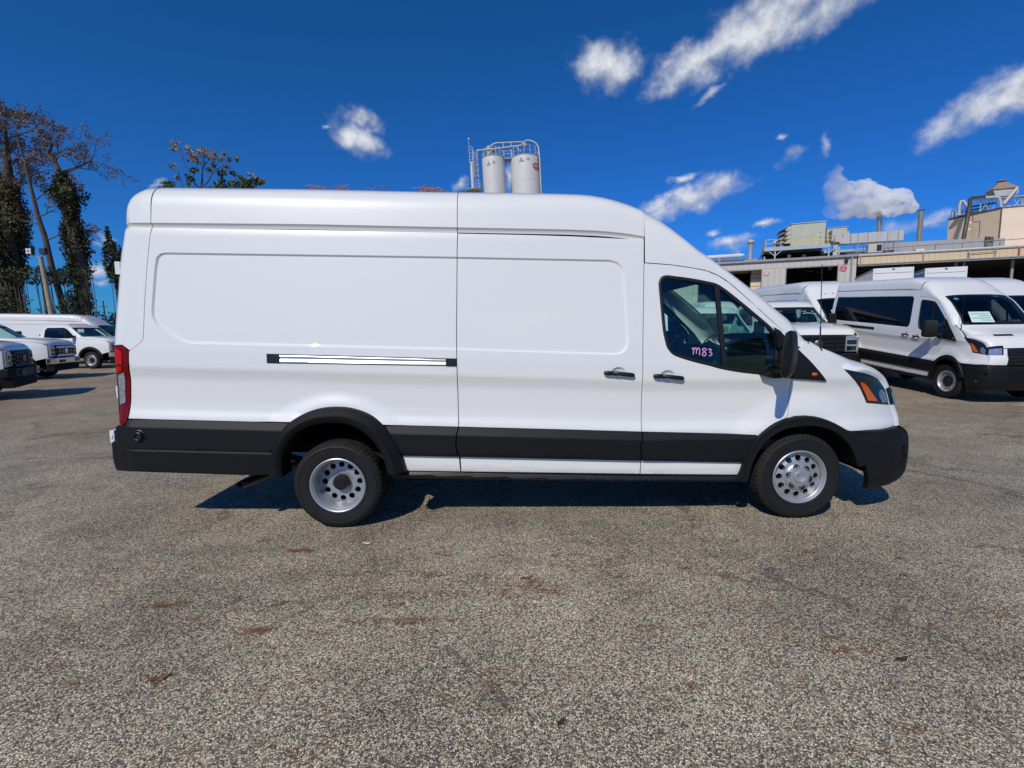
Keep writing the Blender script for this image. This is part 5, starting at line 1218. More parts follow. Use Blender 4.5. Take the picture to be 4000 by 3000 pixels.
# ------------------------------------------------------------------ pickups
WP = 2.03
def build_pickup(root, chrome=False, bed=True, flare_=True, plaque=False):
    PS = [(.3, .07), (.62, .035), (.95, .02), (1.22, .035), (1.40, .075), (1.46, .095), (1.98, .235), (2.2, .30)]
    def py(x, z):
        x = np.asarray(x, float); z = np.asarray(z, float)
        y = np.interp(z, [a for a, b in PS], [b for a, b in PS]); q = np.clip((x-3.9)/.86, 0, .97)
        return y+.30*(1-(1-q**3)**(1/3))
    arch = [(3.60+.53*math.cos(t), .42+.53*math.sin(t)) for t in np.linspace(math.radians(22), math.radians(158), 16)]
    side = [(1.16, .62), (1.16, 1.40), (1.20, 1.62), (1.31, 1.93), (1.42, 1.985), (1.55, 2.0), (2.30, 2.0), (2.42, 1.965), (2.56, 1.88), (3.02, 1.46), (3.12, 1.41), (4.05, 1.345), (4.36, 1.28), (4.50, 1.20), (4.50, .78), (4.18, .70)]+arch+[(3.02, .60)]
    win = [(1.40, 1.46), (1.40, 1.82), (1.50, 1.92), (2.30, 1.92), (2.46, 1.85), (2.86, 1.50), (2.84, 1.43), (2.2, 1.42)]
    for far in (False, True):
        P = lambda name, poly, yf, m, par=root, **kw: panel(name, poly, yf, m, par, far=far, W=WP, **kw)
        P('cab_side', side, py, X['paint'], holes=[win], h=.12)
        P('window_glass', win, lambda x, z: py(x, z)+.015, X['glass'], rim=0, h=.3)
        sl_ = P('door_seam', [(1.72, .66), (1.73, 1.36), (1.74, 1.36), (1.73, .66)], lambda x, z: py(x, z)-.002, X['seal'], h=.2, rim=0)
        P('door_handle', [(1.80, 1.26), (2.02, 1.25), (2.02, 1.215), (1.80, 1.225)], lambda x, z: py(x, z)-.02, X['seal'], h=.2)
        P('side_step', [(1.2, .62), (3.0, .60), (2.95, .46), (1.25, .48)], lambda x, z: py(x, z)+.02, X['dark'], h=.3)
        if flare_:
            mb = MB(); rows = []
            for t in np.linspace(math.radians(8), math.radians(172), 24):
                c, s_ = math.cos(t), math.sin(t); row = []
                for r_, dy in ((.62, .01), (.60, -.035), (.53, -.05), (.505, -.03), (.50, .2)):
                    x, z = 3.60+r_*c, .42+r_*s_; row.append((x, float(py(min(x, 4.05), z))+dy, z))
                rows.append(row)
            A = np.array(rows)
            if far: A[:, :, 1] = WP-A[:, :, 1]
            mb.grid(A.tolist(), flip=far); mb.build('wheel_arch', X['plastic'], root, smooth=40, fix=False)
        f = (lambda y: WP-y) if far else (lambda y: y)
        def bx(mb, lo, hi, mi=0): mb.box((lo[0], min(f(lo[1]), f(hi[1])), lo[2]), (hi[0], max(f(lo[1]), f(hi[1])), hi[2]), mi)
        # headlight: bright outer C with dark inner cell
        mb = MB(); bx(mb, (4.36, .085, .80), (4.585, .42, 1.205)); hl = mb.build('headlight', X['clear'], root, bevel=.04)
        for z in (.90, 1.04): mb = MB(); bx(mb, (4.575, .15, z-.05), (4.598, .36, z+.05)); mb.build('lamp_cell', X['lampdark'], hl, bevel=.01)
        mb = MB(); bx(mb, (4.28, .062, .88), (4.40, .10, 1.10)); mb.build('amber_reflector', X['amber'], hl, bevel=.01)
        mb = MB(); bx(mb, (2.72, -.26, 1.42), (2.84, -.06, 1.74)); mi_ = mb.build('side_mirror', X['plastic'], root, bevel=.03)
        mb = MB(); mb.bar((2.82, f(-.08), 1.50), (2.88, f(.08), 1.47), .05); mb.build('mirror_arm', X['plastic'], mi_)
        mb = MB(); c = (3.60, .42)
        rows = [[(c[0]+.5*math.cos(t), f(y), c[1]+.5*math.sin(t)) for t in np.linspace(.2, PI-.2, 12)] for y in (.08, .6)]
        mb.grid(rows); mb.add(rows[1]+[(c[0], f(.6), .4)], [(i, i+1, 12) for i in range(11)]); mb.build('wheel_well', X['dark'], root, fix=False)
        for x in (3.60, .0): wheel(root, 's', (x, f(.04), .40), far, 1.135)
    ce = crv([(1.19, .155, 1.60), (1.24, .19, 1.78), (1.31, .222, 1.935), (1.42, .237, 1.988), (1.55, .240, 2.003), (1.95, .240, 2.005), (2.30, .240, 2.003), (2.42, .232, 1.968), (2.56, .210, 1.883), (2.80, .150, 1.665), (3.03, .095, 1.46)], 3)
    cc = crv([(1.12, 1.62), (1.16, 1.82), (1.24, 2.0), (1.40, 2.07), (1.55, 2.085), (1.95, 2.09), (2.33, 2.075), (2.47, 2.03), (2.66, 1.92), (2.98, 1.69), (3.28, 1.485)], 3)
    full = np.sign(np.cos(np.linspace(0, PI, 25)))*np.abs(np.cos(np.linspace(0, PI, 25)))**(2/4)
    K = dict(W=WP, k=1, n=4)
    skin('roof', ce[:25], cc[:25], X['paint'], root, us=full, **K)
    for s_ in (1, -1): skin('windscreen_pillar', ce[24:], cc[24:], X['paint'], root, us=[s_*u for u in np.linspace(1, .93, 8)][::s_], **K)
    ws = skin('windscreen', ce[24:], cc[24:], X['wsglass'], root, us=np.linspace(.93, -.93, 19), **K)
    skin('windscreen_border', ce[24:26], cc[24:26], X['seal'], ws, us=np.linspace(.93, -.93, 19), off=.003, **K)
    skin('headliner', [(x, .32, 1.90) for x in (1.35, 2.4)], [(x, 2.02) for x in (1.35, 2.4)], X['interior'], root, us=full, **K)
    he = [(3.02, .095, 1.462), (3.20, .062, 1.412), (3.7, .056, 1.372), (4.05, .060, 1.347), (4.36, .105, 1.284), (4.47, .16, 1.225), (4.52, .2, 1.19)]
    hc = [(3.22, 1.50), (3.38, 1.515), (3.8, 1.49), (4.15, 1.45), (4.46, 1.375), (4.57, 1.29), (4.60, 1.22)]
    skin('bonnet', he, hc, X['paint'], root, n=4, k=3, W=WP, nu=24)
    mt = X['chrome'] if chrome else X['plastic']
    part('grille', X['plastic2'], root, lambda b: b.box((4.40, .40, .80), (4.60, WP-.40, 1.215)))
    for z in (.845, .945, 1.045, 1.145): part('grille_bar', mt if z in (.845, 1.145) or not chrome else X['plastic'], root, lambda b: b.box((4.602, .42, z-.026), (4.63, WP-.42, z+.026)), bevel=.008)
    for y in (.62, .84, WP-.84, WP-.62): part('grille_upright', mt, root, lambda b: b.box((4.603, y-.022, .82), (4.622, y+.022, 1.19)))
    part('badge', X['chrome'] if chrome else X['dullmetal'], root, lambda b: b.lathe([(.0, 4.60), (.09, 4.60), (.10, 4.64), (.08, 4.655), (0, 4.655)], 20, 'x', (0, WP/2, 1.0)), smooth=40)
    mb2 = X['chrome'] if chrome else X['plastic']
    bo = part('front_bumper', mb2, root, lambda b: b.prism([(.06, 4.42), (.06, 4.56), (.16, 4.68), (.5, 4.74), (WP-.5, 4.74), (WP-.16, 4.68), (WP-.06, 4.56), (WP-.06, 4.42)], .55, .775, 'xy') or b, bevel=.03)
    bo.data.transform(Matrix(((0, 1, 0, 0), (1, 0, 0, 0), (0, 0, 1, 0), (0, 0, 0, 1)))); bo.data.flip_normals()
    for y in (.5, WP-.5): part('tow_opening', X['seal'], bo, lambda b: b.box((4.70, y-.16, .60), (4.748, y+.16, .70)), bevel=.01)
    part('air_dam', X['dark'], root, lambda b: b.box((4.40, .12, .30), (4.62, WP-.12, .55)))
    if plaque:
        pl_ = part('bumper_plaque', X['signwhite'], bo, lambda b: b.box((4.752, WP-.62, .585), (4.766, WP-.40, .765)))
        part('plaque_print', X['redplate'], pl_, lambda b: (b.box((4.767, WP-.60, .62), (4.770, WP-.42, .69)), b.box((4.767, WP-.55, .70), (4.770, WP-.47, .74))))
    for y in (.62, .82, WP/2, WP-.82, WP-.62): part('clearance_lamp', X['amber'], root, lambda b: b.box((2.18, y-.045, 2.062), (2.30, y+.045, 2.108)), bevel=.01)
    part('dashboard', X['interior'], root, lambda b: b.box((2.72, .15, .9), (3.15, WP-.15, 1.42)), bevel=.05)
    for y in (.25, WP-.8): part('seat', X['interior'], root, lambda b: b.prism([(1.32, .9), (1.30, 1.75), (1.42, 1.78), (1.55, 1.15), (2.05, 1.12), (2.05, .9)], y, y+.55), bevel=.04)
    part('cab_back', X['interior'], root, lambda b: b.box((1.17, .12, .6), (1.22, WP-.12, 1.62)))
    part('chassis', X['dark'], root, lambda b: (b.box((-1.1, .55, .5), (4.4, .68, .68)), b.box((-1.1, WP-.68, .5), (4.4, WP-.55, .68)), b.box((1.2, .15, .5), (3.05, WP-.15, .66)), b.box((3.1, .4, .5), (4.35, WP-.4, 1.2)), b.tube([(0, .2, .4), (0, WP-.2, .4)], .07, 8), b.tube([(3.6, .2, .4), (3.6, WP-.2, .4)], .07, 8)))
    if bed:
        for y0, y1 in ((.03, .12), (WP-.12, WP-.03)):
            part('bed_side', X['paint'], root, lambda b: b.prism([(-1.15, .75), (-1.15, 1.37), (1.08, 1.38), (1.08, .62), (.56, .62)]+[(.53*math.cos(t), .42+.53*math.sin(t)) for t in np.linspace(.4, PI-.4, 12)]+[(-.6, .70)], y0, y1), bevel=.02)
        part('bed_floor', X['dark'], root, lambda b: b.box((-1.12, .12, .80), (1.08, WP-.12, .84))); part('bulkhead', X['paint'], root, lambda b: b.box((1.03, .12, .84), (1.08, WP-.12, 1.36))); part('tailgate', X['paint'], root, lambda b: b.box((-1.17, .12, .74), (-1.12, WP-.12, 1.36)))
    return root
def at(o, x, y, z, rot): o.location = (x, y, z); o.rotation_euler = rot
GT = 'white pickups parked in a row at the left'
t2 = thing('pickup_truck', 'white pickup with bright chrome grille, second from the left edge', 'pickup truck', group=GT)
build_pickup(t2, chrome=True, bed=True, plaque=True); at(t2, -20.5, 15.5, 0, (0, 0, .35))
t3 = dup(t2, (-23.14, 22.66, 0), (0, 0, -.03), 'white chassis cab truck with its steel front wheel showing beside the main van', GT, skip=('bed_side', 'bed_floor', 'bulkhead', 'tailgate'))
t1 = thing('pickup_truck', 'white pickup with black grille and black bumper at the left edge', 'pickup truck', group=GT)
build_pickup(t1, chrome=False, bed=True, plaque=True); at(t1, -15.98, 9.24, 0, (0, 0, .54))
GR = 'white pickups parked at the right'
p1 = dup(t1, (7.12, 16.9, .22), (0, .02, math.radians(-97)), 'white pickup with black slatted grille between the main van nose and the passenger van', GR, 1.03, skip=('wheel_arch', 'bumper_plaque', 'clearance_lamp'))
p2 = dup(t1, (3.35, 13.2, .02), (0, 0, math.radians(-95)), 'white pickup seen through the cab windows of the main van', GR, .97, skip=('bumper_plaque', 'clearance_lamp'))
# ------------------------------------------------------------------ the other vans
SKIPV = ('window_writing', 'fuel_cap')
VG = 'white high roof vans parked behind'
dup(van, (9.8, 19.2, .28), (0, .01, math.radians(-95)), 'white high roof van with green sheet in its windscreen behind the pickup', VG, 1.07, SKIPV)
dup(van, (10.2, 28.6, .33), (0, 0, math.radians(-94)), 'white high roof van with roof lamps seen through the cab window', VG, 1.0, SKIPV)
dup(van, (12.75, 16.4, .26), (0, 0, math.radians(-92)), 'white high roof van mostly hidden behind the passenger van at the right edge', VG, 1.0, SKIPV+('clearance_lamp',))
dup(van, (-25.6, 25.8, 0), (0, 0, .2), 'long silvery high roof van behind the row of pickups at left', VG, 1.0, SKIPV)
dup(van, (-23.5, 32.5, 0), (0, 0, .22), 'high roof van just showing beyond the long silvery van at left', VG, 1.0, SKIPV)
PSX, PSY, PSZ = .80, .85, 1.05
def pv_map(A):
    A = np.array(A, float).copy(); x, y, z = A[:, 0], A[:, 1], A[:, 2]
    x2 = np.where(x < -.6, -.6+(x+.6)*.62, x); z2 = np.where(z > 1.9, 1.9+(z-1.9)*.70, z)
    return np.stack([x2*PSX, y*PSY, z2*PSZ], 1)
pv = thing('passenger_van', 'white medium roof passenger van with long dark side windows at the right edge', 'van', (9.02, 13.05, .17), 0)
build_van(pv, dual=False, windows=True, mapf=pv_map); pv.rotation_euler = (0, .035, math.radians(-91))
for x in (.02, 3.745):
    wheel(pv, 's', (x*PSX, .055*PSY, .362), False, .99); wheel(pv, 's', (x*PSX, (WV-.055)*PSY, .362), True, .99)
def sheet(par, pts, n_lines=4):
    """printed price sheet lying against the inside of the windscreen"""
    mb = MB(); mb.quad(*pts); o = mb.build('price_sheet', X['paper'], par, fix=False)
    a, b, c, d = [Vector(p) for p in pts]; nrm = (b-a).cross(d-a).normalized()*.003
    if nrm.x < 0: nrm = -nrm
    for i in range(n_lines):
        v0, v1 = .15+.2*i, .23+.2*i; u0, u1 = (.1, .9) if i % 2 else (.45, .95)
        q = lambda u, v: (a.lerp(b, u)).lerp(d.lerp(c, u), v)+nrm
        mb = MB(); mb.quad(q(u0, v0), q(u1, v0), q(u1, v1), q(u0, v1)); mb.build('sheet_print', X['greyline'], o, fix=False)
mp_ = lambda *p: tuple(pv_map(np.array([p]))[0])
sheet(pv, [mp_(3.93, .36, 1.50), mp_(3.97, .86, 1.50), mp_(3.80, .84, 1.70), mp_(3.76, .38, 1.70)])
mb = MB(); c = Vector(mp_(3.29, .45, 1.98)); mb.add([c]+[c+Vector((.028*math.sin(t), .055*math.cos(t), .028*math.sin(t)*-.9+.0)) for t in np.linspace(0, 2*PI, 17)[:-1]], [(0, 1+i, 1+(i+1) % 16) for i in range(16)])
mb.build('glass_sticker', X['blue'], pv, fix=False)
for o_, pts in ((COL.objects.get('cargo_van.001'), [(3.90, .40, 1.50), (3.93, .95, 1.50), (3.72, .93, 1.74), (3.70, .42, 1.74)]),):
    sheet(o_, pts)
for o_ in (t1, t3): sheet(o_, [(2.75, .42, 1.50), (2.78, .95, 1.50), (2.6, .93, 1.70), (2.58, .44, 1.70)])
# chalk figures on the pickup seen through the glass
def strokes_on(par, origin, ux, uy, sets, m, w, name):
    mb = MB(); o = Vector(origin); ux = Vector(ux); uy = Vector(uy); nn = ux.cross(uy).normalized()
    for pl in sets:
        P = crv(pl, 4)
        for a, b in zip(P, P[1:]):
            p, q = o+ux*a[0]+uy*a[1], o+ux*b[0]+uy*b[1]; d = (q-p).normalized().cross(nn)*w/2
            mb.quad(p-d, q-d, q+d, p+d)
    return mb.build(name, m, par, fix=False)
strokes_on(p1, (2.85, .50, 1.72), (.0, .6, 0), (-.28, 0, .24), [[(.2, .9), (0, 1), (-.1, .75), (.15, .55), (.1, .3), (-.15, .3)], [(.4, 1), (.4, .3)], [(.4, .95), (.7, .85), (.45, .65), (.75, .5), (.42, .32)]], X['yellowpen'], .02, 'window_writing')
strokes_on(p1, (2.85, 1.38, 1.70), (.0, .42, 0), (-.28, 0, .24), [[(0, .8), (.2, .9), (.1, .5), (.35, .45)], [(.3, 1.0), (.5, .7), (.3, .4)], [(.55, .7), (.8, .75)], [(.65, .9), (.7, .4)], [(.1, .2), (.5, .25), (.9, .1)]], X['whitepen'], .025, 'window_writing')
# box trucks in front of the warehouse
def box_truck(x, y, rz, label, s=1.0):
    t = thing('box_truck', label, 'box truck', (x, y, gz(x, y)), rz, 'white box trucks in front of the warehouse'); t.scale = (s,)*3
    part('box_body', X['paint'], t, lambda b: b.box((-2.6, 0, 1.0), (2.0, 1.5, 3.95)), bevel=.02)
    for y0 in (-.02, 1.46): part('corner_post', X['paint'], t, lambda b: b.box((1.96, y0, 1.0), (2.03, y0+.06, 3.97)), bevel=.01)
    part('header', X['paint'], t, lambda b: b.box((1.96, .05, 3.74), (2.04, 1.45, 3.97)), bevel=.01)
    d = part('roll_up_door', X['paint'], t, lambda b: b.box((2.0, .06, 1.05), (2.012, 1.44, 3.72)))
    for i in range(6): part('door_slat', X['paint'], d, lambda b: b.box((2.013, .065, 1.08+i*.44), (2.022, 1.435, 1.08+i*.44+.43)))
    part('marker_lamp', X['seal'], t, lambda b: b.box((2.041, .70, 3.88), (2.06, .80, 3.93)))
    part('top_rail', X['galv'], t, lambda b: b.box((-2.6, -.022, 3.86), (1.95, -.004, 3.96)))
    part('chassis', X['dark'], t, lambda b: b.box((-4.2, .3, .55), (2.0, 1.2, .95)))
    part('cab', X['paint'], t, lambda b: b.prism([(-4.4, .5), (-4.4, 1.3), (-3.9, 1.5), (-3.5, 2.3), (-2.75, 2.4), (-2.75, .5)], .02, 1.48), bevel=.06)
    for xx in (-3.7, 1.0):
        for far in (False, True): wheel(t, 's', (xx, 1.46 if far else .04, .40), far, 1.13)
box_truck(18.1, 25.3, math.radians(-116), 'white box truck with roll up door, nearer the grey shed')
box_truck(20.15, 24.8, math.radians(-116), 'white box truck with roll up door, right of the first box truck', .985)

# ------------------------------------------------------------------ silos beyond the van
X['silo'] = stained('silo_white', (.66, .65, .60), (.44, .42, .37), .55, .45, scale=.9, streak=1.4)
X['silored'] = mat('faded_red_print', (.42, .12, .09), .7, var=.5, vscale=3)
X['silotan'] = mat('faded_olive_print', (.30, .26, .14), .7, var=.4, vscale=3)
X['silotext'] = mat('faded_grey_print', (.36, .35, .30), .7, var=.4, vscale=4)
SY = 57.0; SROT = math.radians(-2.4)                         # they stand plumb while the lot tilts
def silo(cx, r, z1, label):
    o = thing('silo', label, 'silo', (cx, SY+r, 0), 0, 'twin white silos'); o.rotation_euler = (0, SROT, 0)
    part('shell', X['silo'], o, lambda b: b.lathe([(r, 0)]+[(r, z) for z in (8, 12, 16, z1-.25)]+[(r*.985, z1)], 56, 'z'), smooth=40)
    part('dome', X['trimgrey'], o, lambda b: b.lathe([(r*1.01, z1-.02), (r*1.01, z1+.06), (r*.5, z1+.35), (0, z1+.45)], 48, 'z'), smooth=30)
    for z in (9.5, 14.2, 18.6): part('weld_band', X['silo'], o, lambda b: b.lathe([(r+.002, z), (r+.012, z+.01), (r+.012, z+.05), (r+.002, z+.06)], 56, 'z', caps=False))
    return o
S1 = silo(-1.02, 1.30, 21.2, 'narrower white silo with a caged ladder at its left side')
S2 = silo(2.70, 1.72, 21.3, 'wider white silo with a faded red and olive emblem')
def wrap(o, r, rows, m, name):
    """marks painted on the curved shell: rows of (angle deg from the front, z) outlines"""
    for pl in rows:
        mb = MB(); lo_, hi_ = [], []
        for a in np.linspace(min(p[0] for p in pl)+.05, max(p[0] for p in pl)-.05, 14):
            zs = []
            for (a0_, z0_), (a1_, z1_) in zip(pl, pl[1:]+pl[:1]):
                if (a0_ <= a) != (a1_ <= a): zs.append(z0_+(z1_-z0_)*(a-a0_)/(a1_-a0_))
            t = math.radians(a-90); rr = r+.02
            for l_, z in ((lo_, min(zs)), (hi_, max(zs))): l_.append((math.cos(t)*rr, math.sin(t)*rr, z))
        mb.grid([lo_, hi_]); mb.build(name, m, o, fix=False)
def disc_(a, z, ra, rz, n=14): return [(a+ra*math.cos(2*PI*i/n), z+rz*math.sin(2*PI*i/n)) for i in range(n)]
for o, r, a0 in ((S1, 1.30, -22), (S2, 1.72, -18)):
    zz = 20.3 if o is S1 else 20.65
    wrap(o, r, [[(a0-11, zz-.16), (a0+11, zz-.16), (a0+11, zz), (a0-11, zz)], disc_(a0, zz+.16, 5, .16)], X['silotext'], 'maker_plate')
    wrap(o, r, [disc_(a0+26, zz+.12, 6, .17)], X['silotext'], 'round_mark')
# worn oval emblem (plain shapes, the lettering is weathered away)
wrap(S2, 1.72, [disc_(58, 20.72, 7.5, .32)], X['silotan'], 'emblem_top')
wrap(S2, 1.72, [[(26, 20.28), (42, 20.42), (58, 20.34), (76, 20.10), (76, 19.66), (58, 19.82), (42, 19.76), (30, 19.70), (26, 19.86)]], X['silored'], 'emblem_band')
for i in range(5): wrap(S2, 1.735, [[(32+i*8, 19.92+.02*i), (36+i*8, 19.92+.02*i), (36.5+i*8, 20.24-.02*i), (33+i*8, 20.24-.02*i)]], X['silo'], 'emblem_letter')
wrap(S2, 1.735, [[(30, 19.70), (38, 19.62), (50, 19.66), (54, 19.78), (42, 19.80)]], X['silored'], 'emblem_swash')
def rail_ring(o, r, z, a0, a1, label):
    g = thing('silo_railing', label, 'railing', o.location, 0, 'silo top railings'); g.rotation_euler = (0, SROT, 0)
    ts = [math.radians(t) for t in np.arange(a0, a1+1, 24)]
    for t in ts: part('post', X['galv'], g, lambda b: b.bar((r*math.cos(t), r*math.sin(t), z), (r*math.cos(t), r*math.sin(t), z+1.0), .05))
    for dz in (.5, .98):
        part('rail', X['galv'], g, lambda b: b.tube([(r*math.cos(math.radians(t)), r*math.sin(math.radians(t)), z+dz) for t in np.arange(a0, a1+1, 8)], .022, 5))
rail_ring(S1, 1.22, 21.2, 0, 352, 'railing round the top of the narrower silo')
rail_ring(S2, 1.64, 21.3, 0, 352, 'railing round the top of the wider silo')
br = thing('silo_bridge', 'small steel bridge joining the tops of the two silos', 'walkway', (.85, SY+1.5, 0)); br.rotation_euler = (0, SROT, 0)
part('deck', X['trimgrey'], br, lambda b: b.box((-.75, -.5, 21.12), (.35, .5, 21.26)))
for x in (-.62, .30): part('post', X['galv'], br, lambda b: b.box((x-.06, -.5, 21.26), (x+.06, -.42, 22.3)))
for z in (21.7, 22.0, 22.28): part('rail', X['galv'], br, lambda b: b.bar((-.62, -.46, z), (.30, -.46, z), .04))
fp_ = thing('filling_pipe', 'silver filling pipes looping over the silo tops', 'pipe', (.85, SY+1.3, 0)); fp_.rotation_euler = (0, SROT, 0)
part('pipe', X['galv'], fp_, lambda b: b.tube([(-2.35, 0, 21.5), (-2.3, 0, 22.1), (-2.2, 0, 22.5), (-1.9, 0, 22.85), (-1.45, 0, 23.0), (.3, 0, 23.0), (1.6, 0, 22.98)], .085, 10), smooth=50)
part('lower_pipe', X['galv'], fp_, lambda b: b.tube([(-3.7, -.4, 22.15), (-1.5, -.4, 22.25), (1.5, -.4, 22.45)], .10, 10), smooth=50)
part('down_pipe', X['galv'], fp_, lambda b: b.tube([(1.55, .1, 22.3), (1.65, .1, 22.95), (2.1, .1, 23.18), (2.6, .1, 23.1), (3.1, -.2, 22.7), (3.35, -.5, 22.2), (3.42, -.8, 21.0), (3.46, -.8, 10)], .075, 10), smooth=50)
for x in (-.62, .28): part('hanger', X['galv'], fp_, lambda b: b.bar((x, -.2, 22.3), (x, -.05, 23.0), .05))
part('filter_box', X['dullmetal'], fp_, lambda b: b.box((-2.1, -.3, 21.5), (-1.65, .3, 22.35)), bevel=.04)
part('filter', X['galv'], fp_, lambda b: b.lathe([(.24, 21.5), (.28, 22.1), (.30, 22.5), (.1, 22.75), (0, 22.8)], 14, 'z', (-2.3, -.1, 0)), smooth=40)
part('valve', X['galv'], fp_, lambda b: b.tube([(1.55, -.2, 22.75), (1.95, -.2, 22.45)], [.27, .22], 10), smooth=40)
for a, b_ in (((-1.9, -.4, 22.2), (-2.4, -.4, 21.6)), ((.8, -.4, 22.35), (1.4, -.4, 21.75))): part('strut', X['galv'], fp_, lambda b: b.bar(a, b_, .07))
ldr = thing('caged_ladder', 'tall caged ladder with a landing at the left of the silos', 'ladder', (-2.95, SY+.6, 0)); ldr.rotation_euler = (0, SROT, 0)
for x in (-.20, .20): part('stile', X['galv'], ldr, lambda b: b.bar((x, 0, 10), (x, 0, 22.0), .05))
part('rung', X['galv'], ldr, lambda b: [b.bar((-.2, 0, z), (.2, 0, z), .03) for z in np.arange(15, 21.9, .3)])
ldr.children[-1]['kind'] = 'stuff'
for z in np.arange(18.9, 21.9, .62): part('cage_hoop', X['galv'], ldr, lambda b: b.tube([(.36*math.cos(t), -.36+.36*math.sin(t)*1.0, z) for t in np.linspace(.5, PI*2-.5, 14)], .028, 5))
for t in (2.2, 3.1, 4.0, 5.0): part('cage_strap', X['galv'], ldr, lambda b: b.bar((.36*math.cos(t), -.36+.36*math.sin(t), 18.9), (.36*math.cos(t), -.36+.36*math.sin(t), 21.6), .035))
part('conduit_pipe', X['silo'], ldr, lambda b: b.lathe([(.17, 10), (.17, 20.9)], 16, 'z', (-.55, .4, 0)), smooth=40)
part('upper_frame', X['galv'], ldr, lambda b: (b.bar((-.72, .1, 20.6), (-.72, .1, 22.4), .05), b.bar((-.35, .1, 20.6), (-.35, .1, 22.4), .05), [b.bar((-.72, .1, z), (-.35, .1, z), .035) for z in (21.0, 21.35, 21.7, 22.05, 22.4)]))
part('landing', X['trimgrey'], ldr, lambda b: b.lathe([(.02, 17.38), (.95, 17.45), (.95, 17.53), (0, 17.53)], 20, 'z', (-.45, -.2, 0)))
for t in np.linspace(2.6, 6.8, 7): part('landing_post', X['galv'], ldr, lambda b: b.bar((-.45+.9*math.cos(t), -.2+.9*math.sin(t), 17.5), (-.45+.9*math.cos(t), -.2+.9*math.sin(t), 18.45), .04))
for z in (18.0, 18.43): part('landing_rail', X['galv'], ldr, lambda b: b.tube([(-.45+.9*math.cos(t), -.2+.9*math.sin(t), z) for t in np.linspace(2.6, 6.8, 18)], .022, 5))
part('camera_mast', X['galv'], ldr, lambda b: (b.bar((-.72, .1, 22.3), (-.72, .1, 23.2), .035), b.box((-.78, 0, 23.15), (-.60, .2, 23.32))))

# ------------------------------------------------------------------ trees, vines and poles at the left
def leafmat(name, cols, rough=.6):
    m, n, p = newmat(name); gi = n.new('ShaderNodeNewGeometry')
    n.put(p.inputs['Base Color'], n.ramp(gi.outputs['Random Per Island'], [(i/(len(cols)-1), c) for i, c in enumerate(cols)]))
    p.inputs['Roughness'].default_value = rough; p.inputs['Specular IOR Level'].default_value = .25; return m
X['bark'] = mat('grey_bark', (.085, .068, .054), .9, var=.35, vscale=3, bump=.5, bscale=20)
X['brownleaf'] = leafmat('dry_brown_leaf', [(.10, .065, .042), (.17, .115, .075), (.25, .18, .125), (.12, .085, .06)])
X['vine'] = leafmat('dark_vine_leaf', [(.018, .026, .010), (.035, .052, .016), (.055, .075, .022), (.045, .036, .018)])
X['vinebrown'] = leafmat('dry_vine_leaf', [(.05, .032, .018), (.085, .055, .03), (.03, .028, .014), (.11, .075, .035)])
X['green'] = leafmat('green_leaf', [(.035, .065, .018), (.06, .10, .028), (.085, .125, .035)])
X['flower'] = leafmat('seed_head', [(.28, .19, .13), (.44, .33, .23), (.58, .47, .35), (.16, .12, .07)])
def leaves(mb, cx, cy, cz, n, rx, ry, rz, size, droop=0.0, rnd=random):
    for _ in range(n):
        while True:
            a, b, c = rnd.uniform(-1, 1), rnd.uniform(-1, 1), rnd.uniform(-1, 1)
            if a*a+b*b+c*c <= 1: break
        p = Vector((cx+a*rx, cy+b*ry, cz+c*rz)); s = size*rnd.uniform(.5, 1.25)
        u = Vector((rnd.gauss(0, 1), rnd.gauss(0, 1), rnd.gauss(0, 1)-droop)).normalized(); w = u.cross(Vector((rnd.gauss(0, 1), rnd.gauss(0, 1), rnd.gauss(0, 1)))).normalized()
        u *= s; w *= s*.42
        mb.add([p-u, p+w, p+u, p-w], [(0, 1, 2, 3)])
def twigs(mb, lf, p, d, L, r, depth, rnd, leafn, leafs, spread=.7, up=.15):
    """recursive branching; lf collects leaf clumps at the ends"""
    n = 4; P = [p]; dd = d.normalized()
    for i in range(n):
        dd = (dd+Vector((rnd.gauss(0, .16), rnd.gauss(0, .16), rnd.gauss(0, .12)+up*.25))).normalized(); P.append(P[-1]+dd*L/n)
    mb.tube(P, [r*(1-.55*i/n) for i in range(n+1)], 5 if r < .05 else 7, cap=False)
    if depth <= 0 or r < .008:
        lf.append(P[-1]); lf.append(P[-2]); return
    for i in range(2, n+1):
        for _ in range(1 if i < n else 2):
            s = Vector((rnd.gauss(0, 1), rnd.gauss(0, 1), rnd.gauss(0, .6))); s = (s-dd*s.dot(dd)).normalized()
            twigs(mb, lf, P[i], (dd+s*spread*rnd.uniform(.6, 1.3)).normalized(), L*rnd.uniform(.5, .75), r*(1-.55*i/n)*.66, depth-1, rnd, leafn, leafs, spread, up)
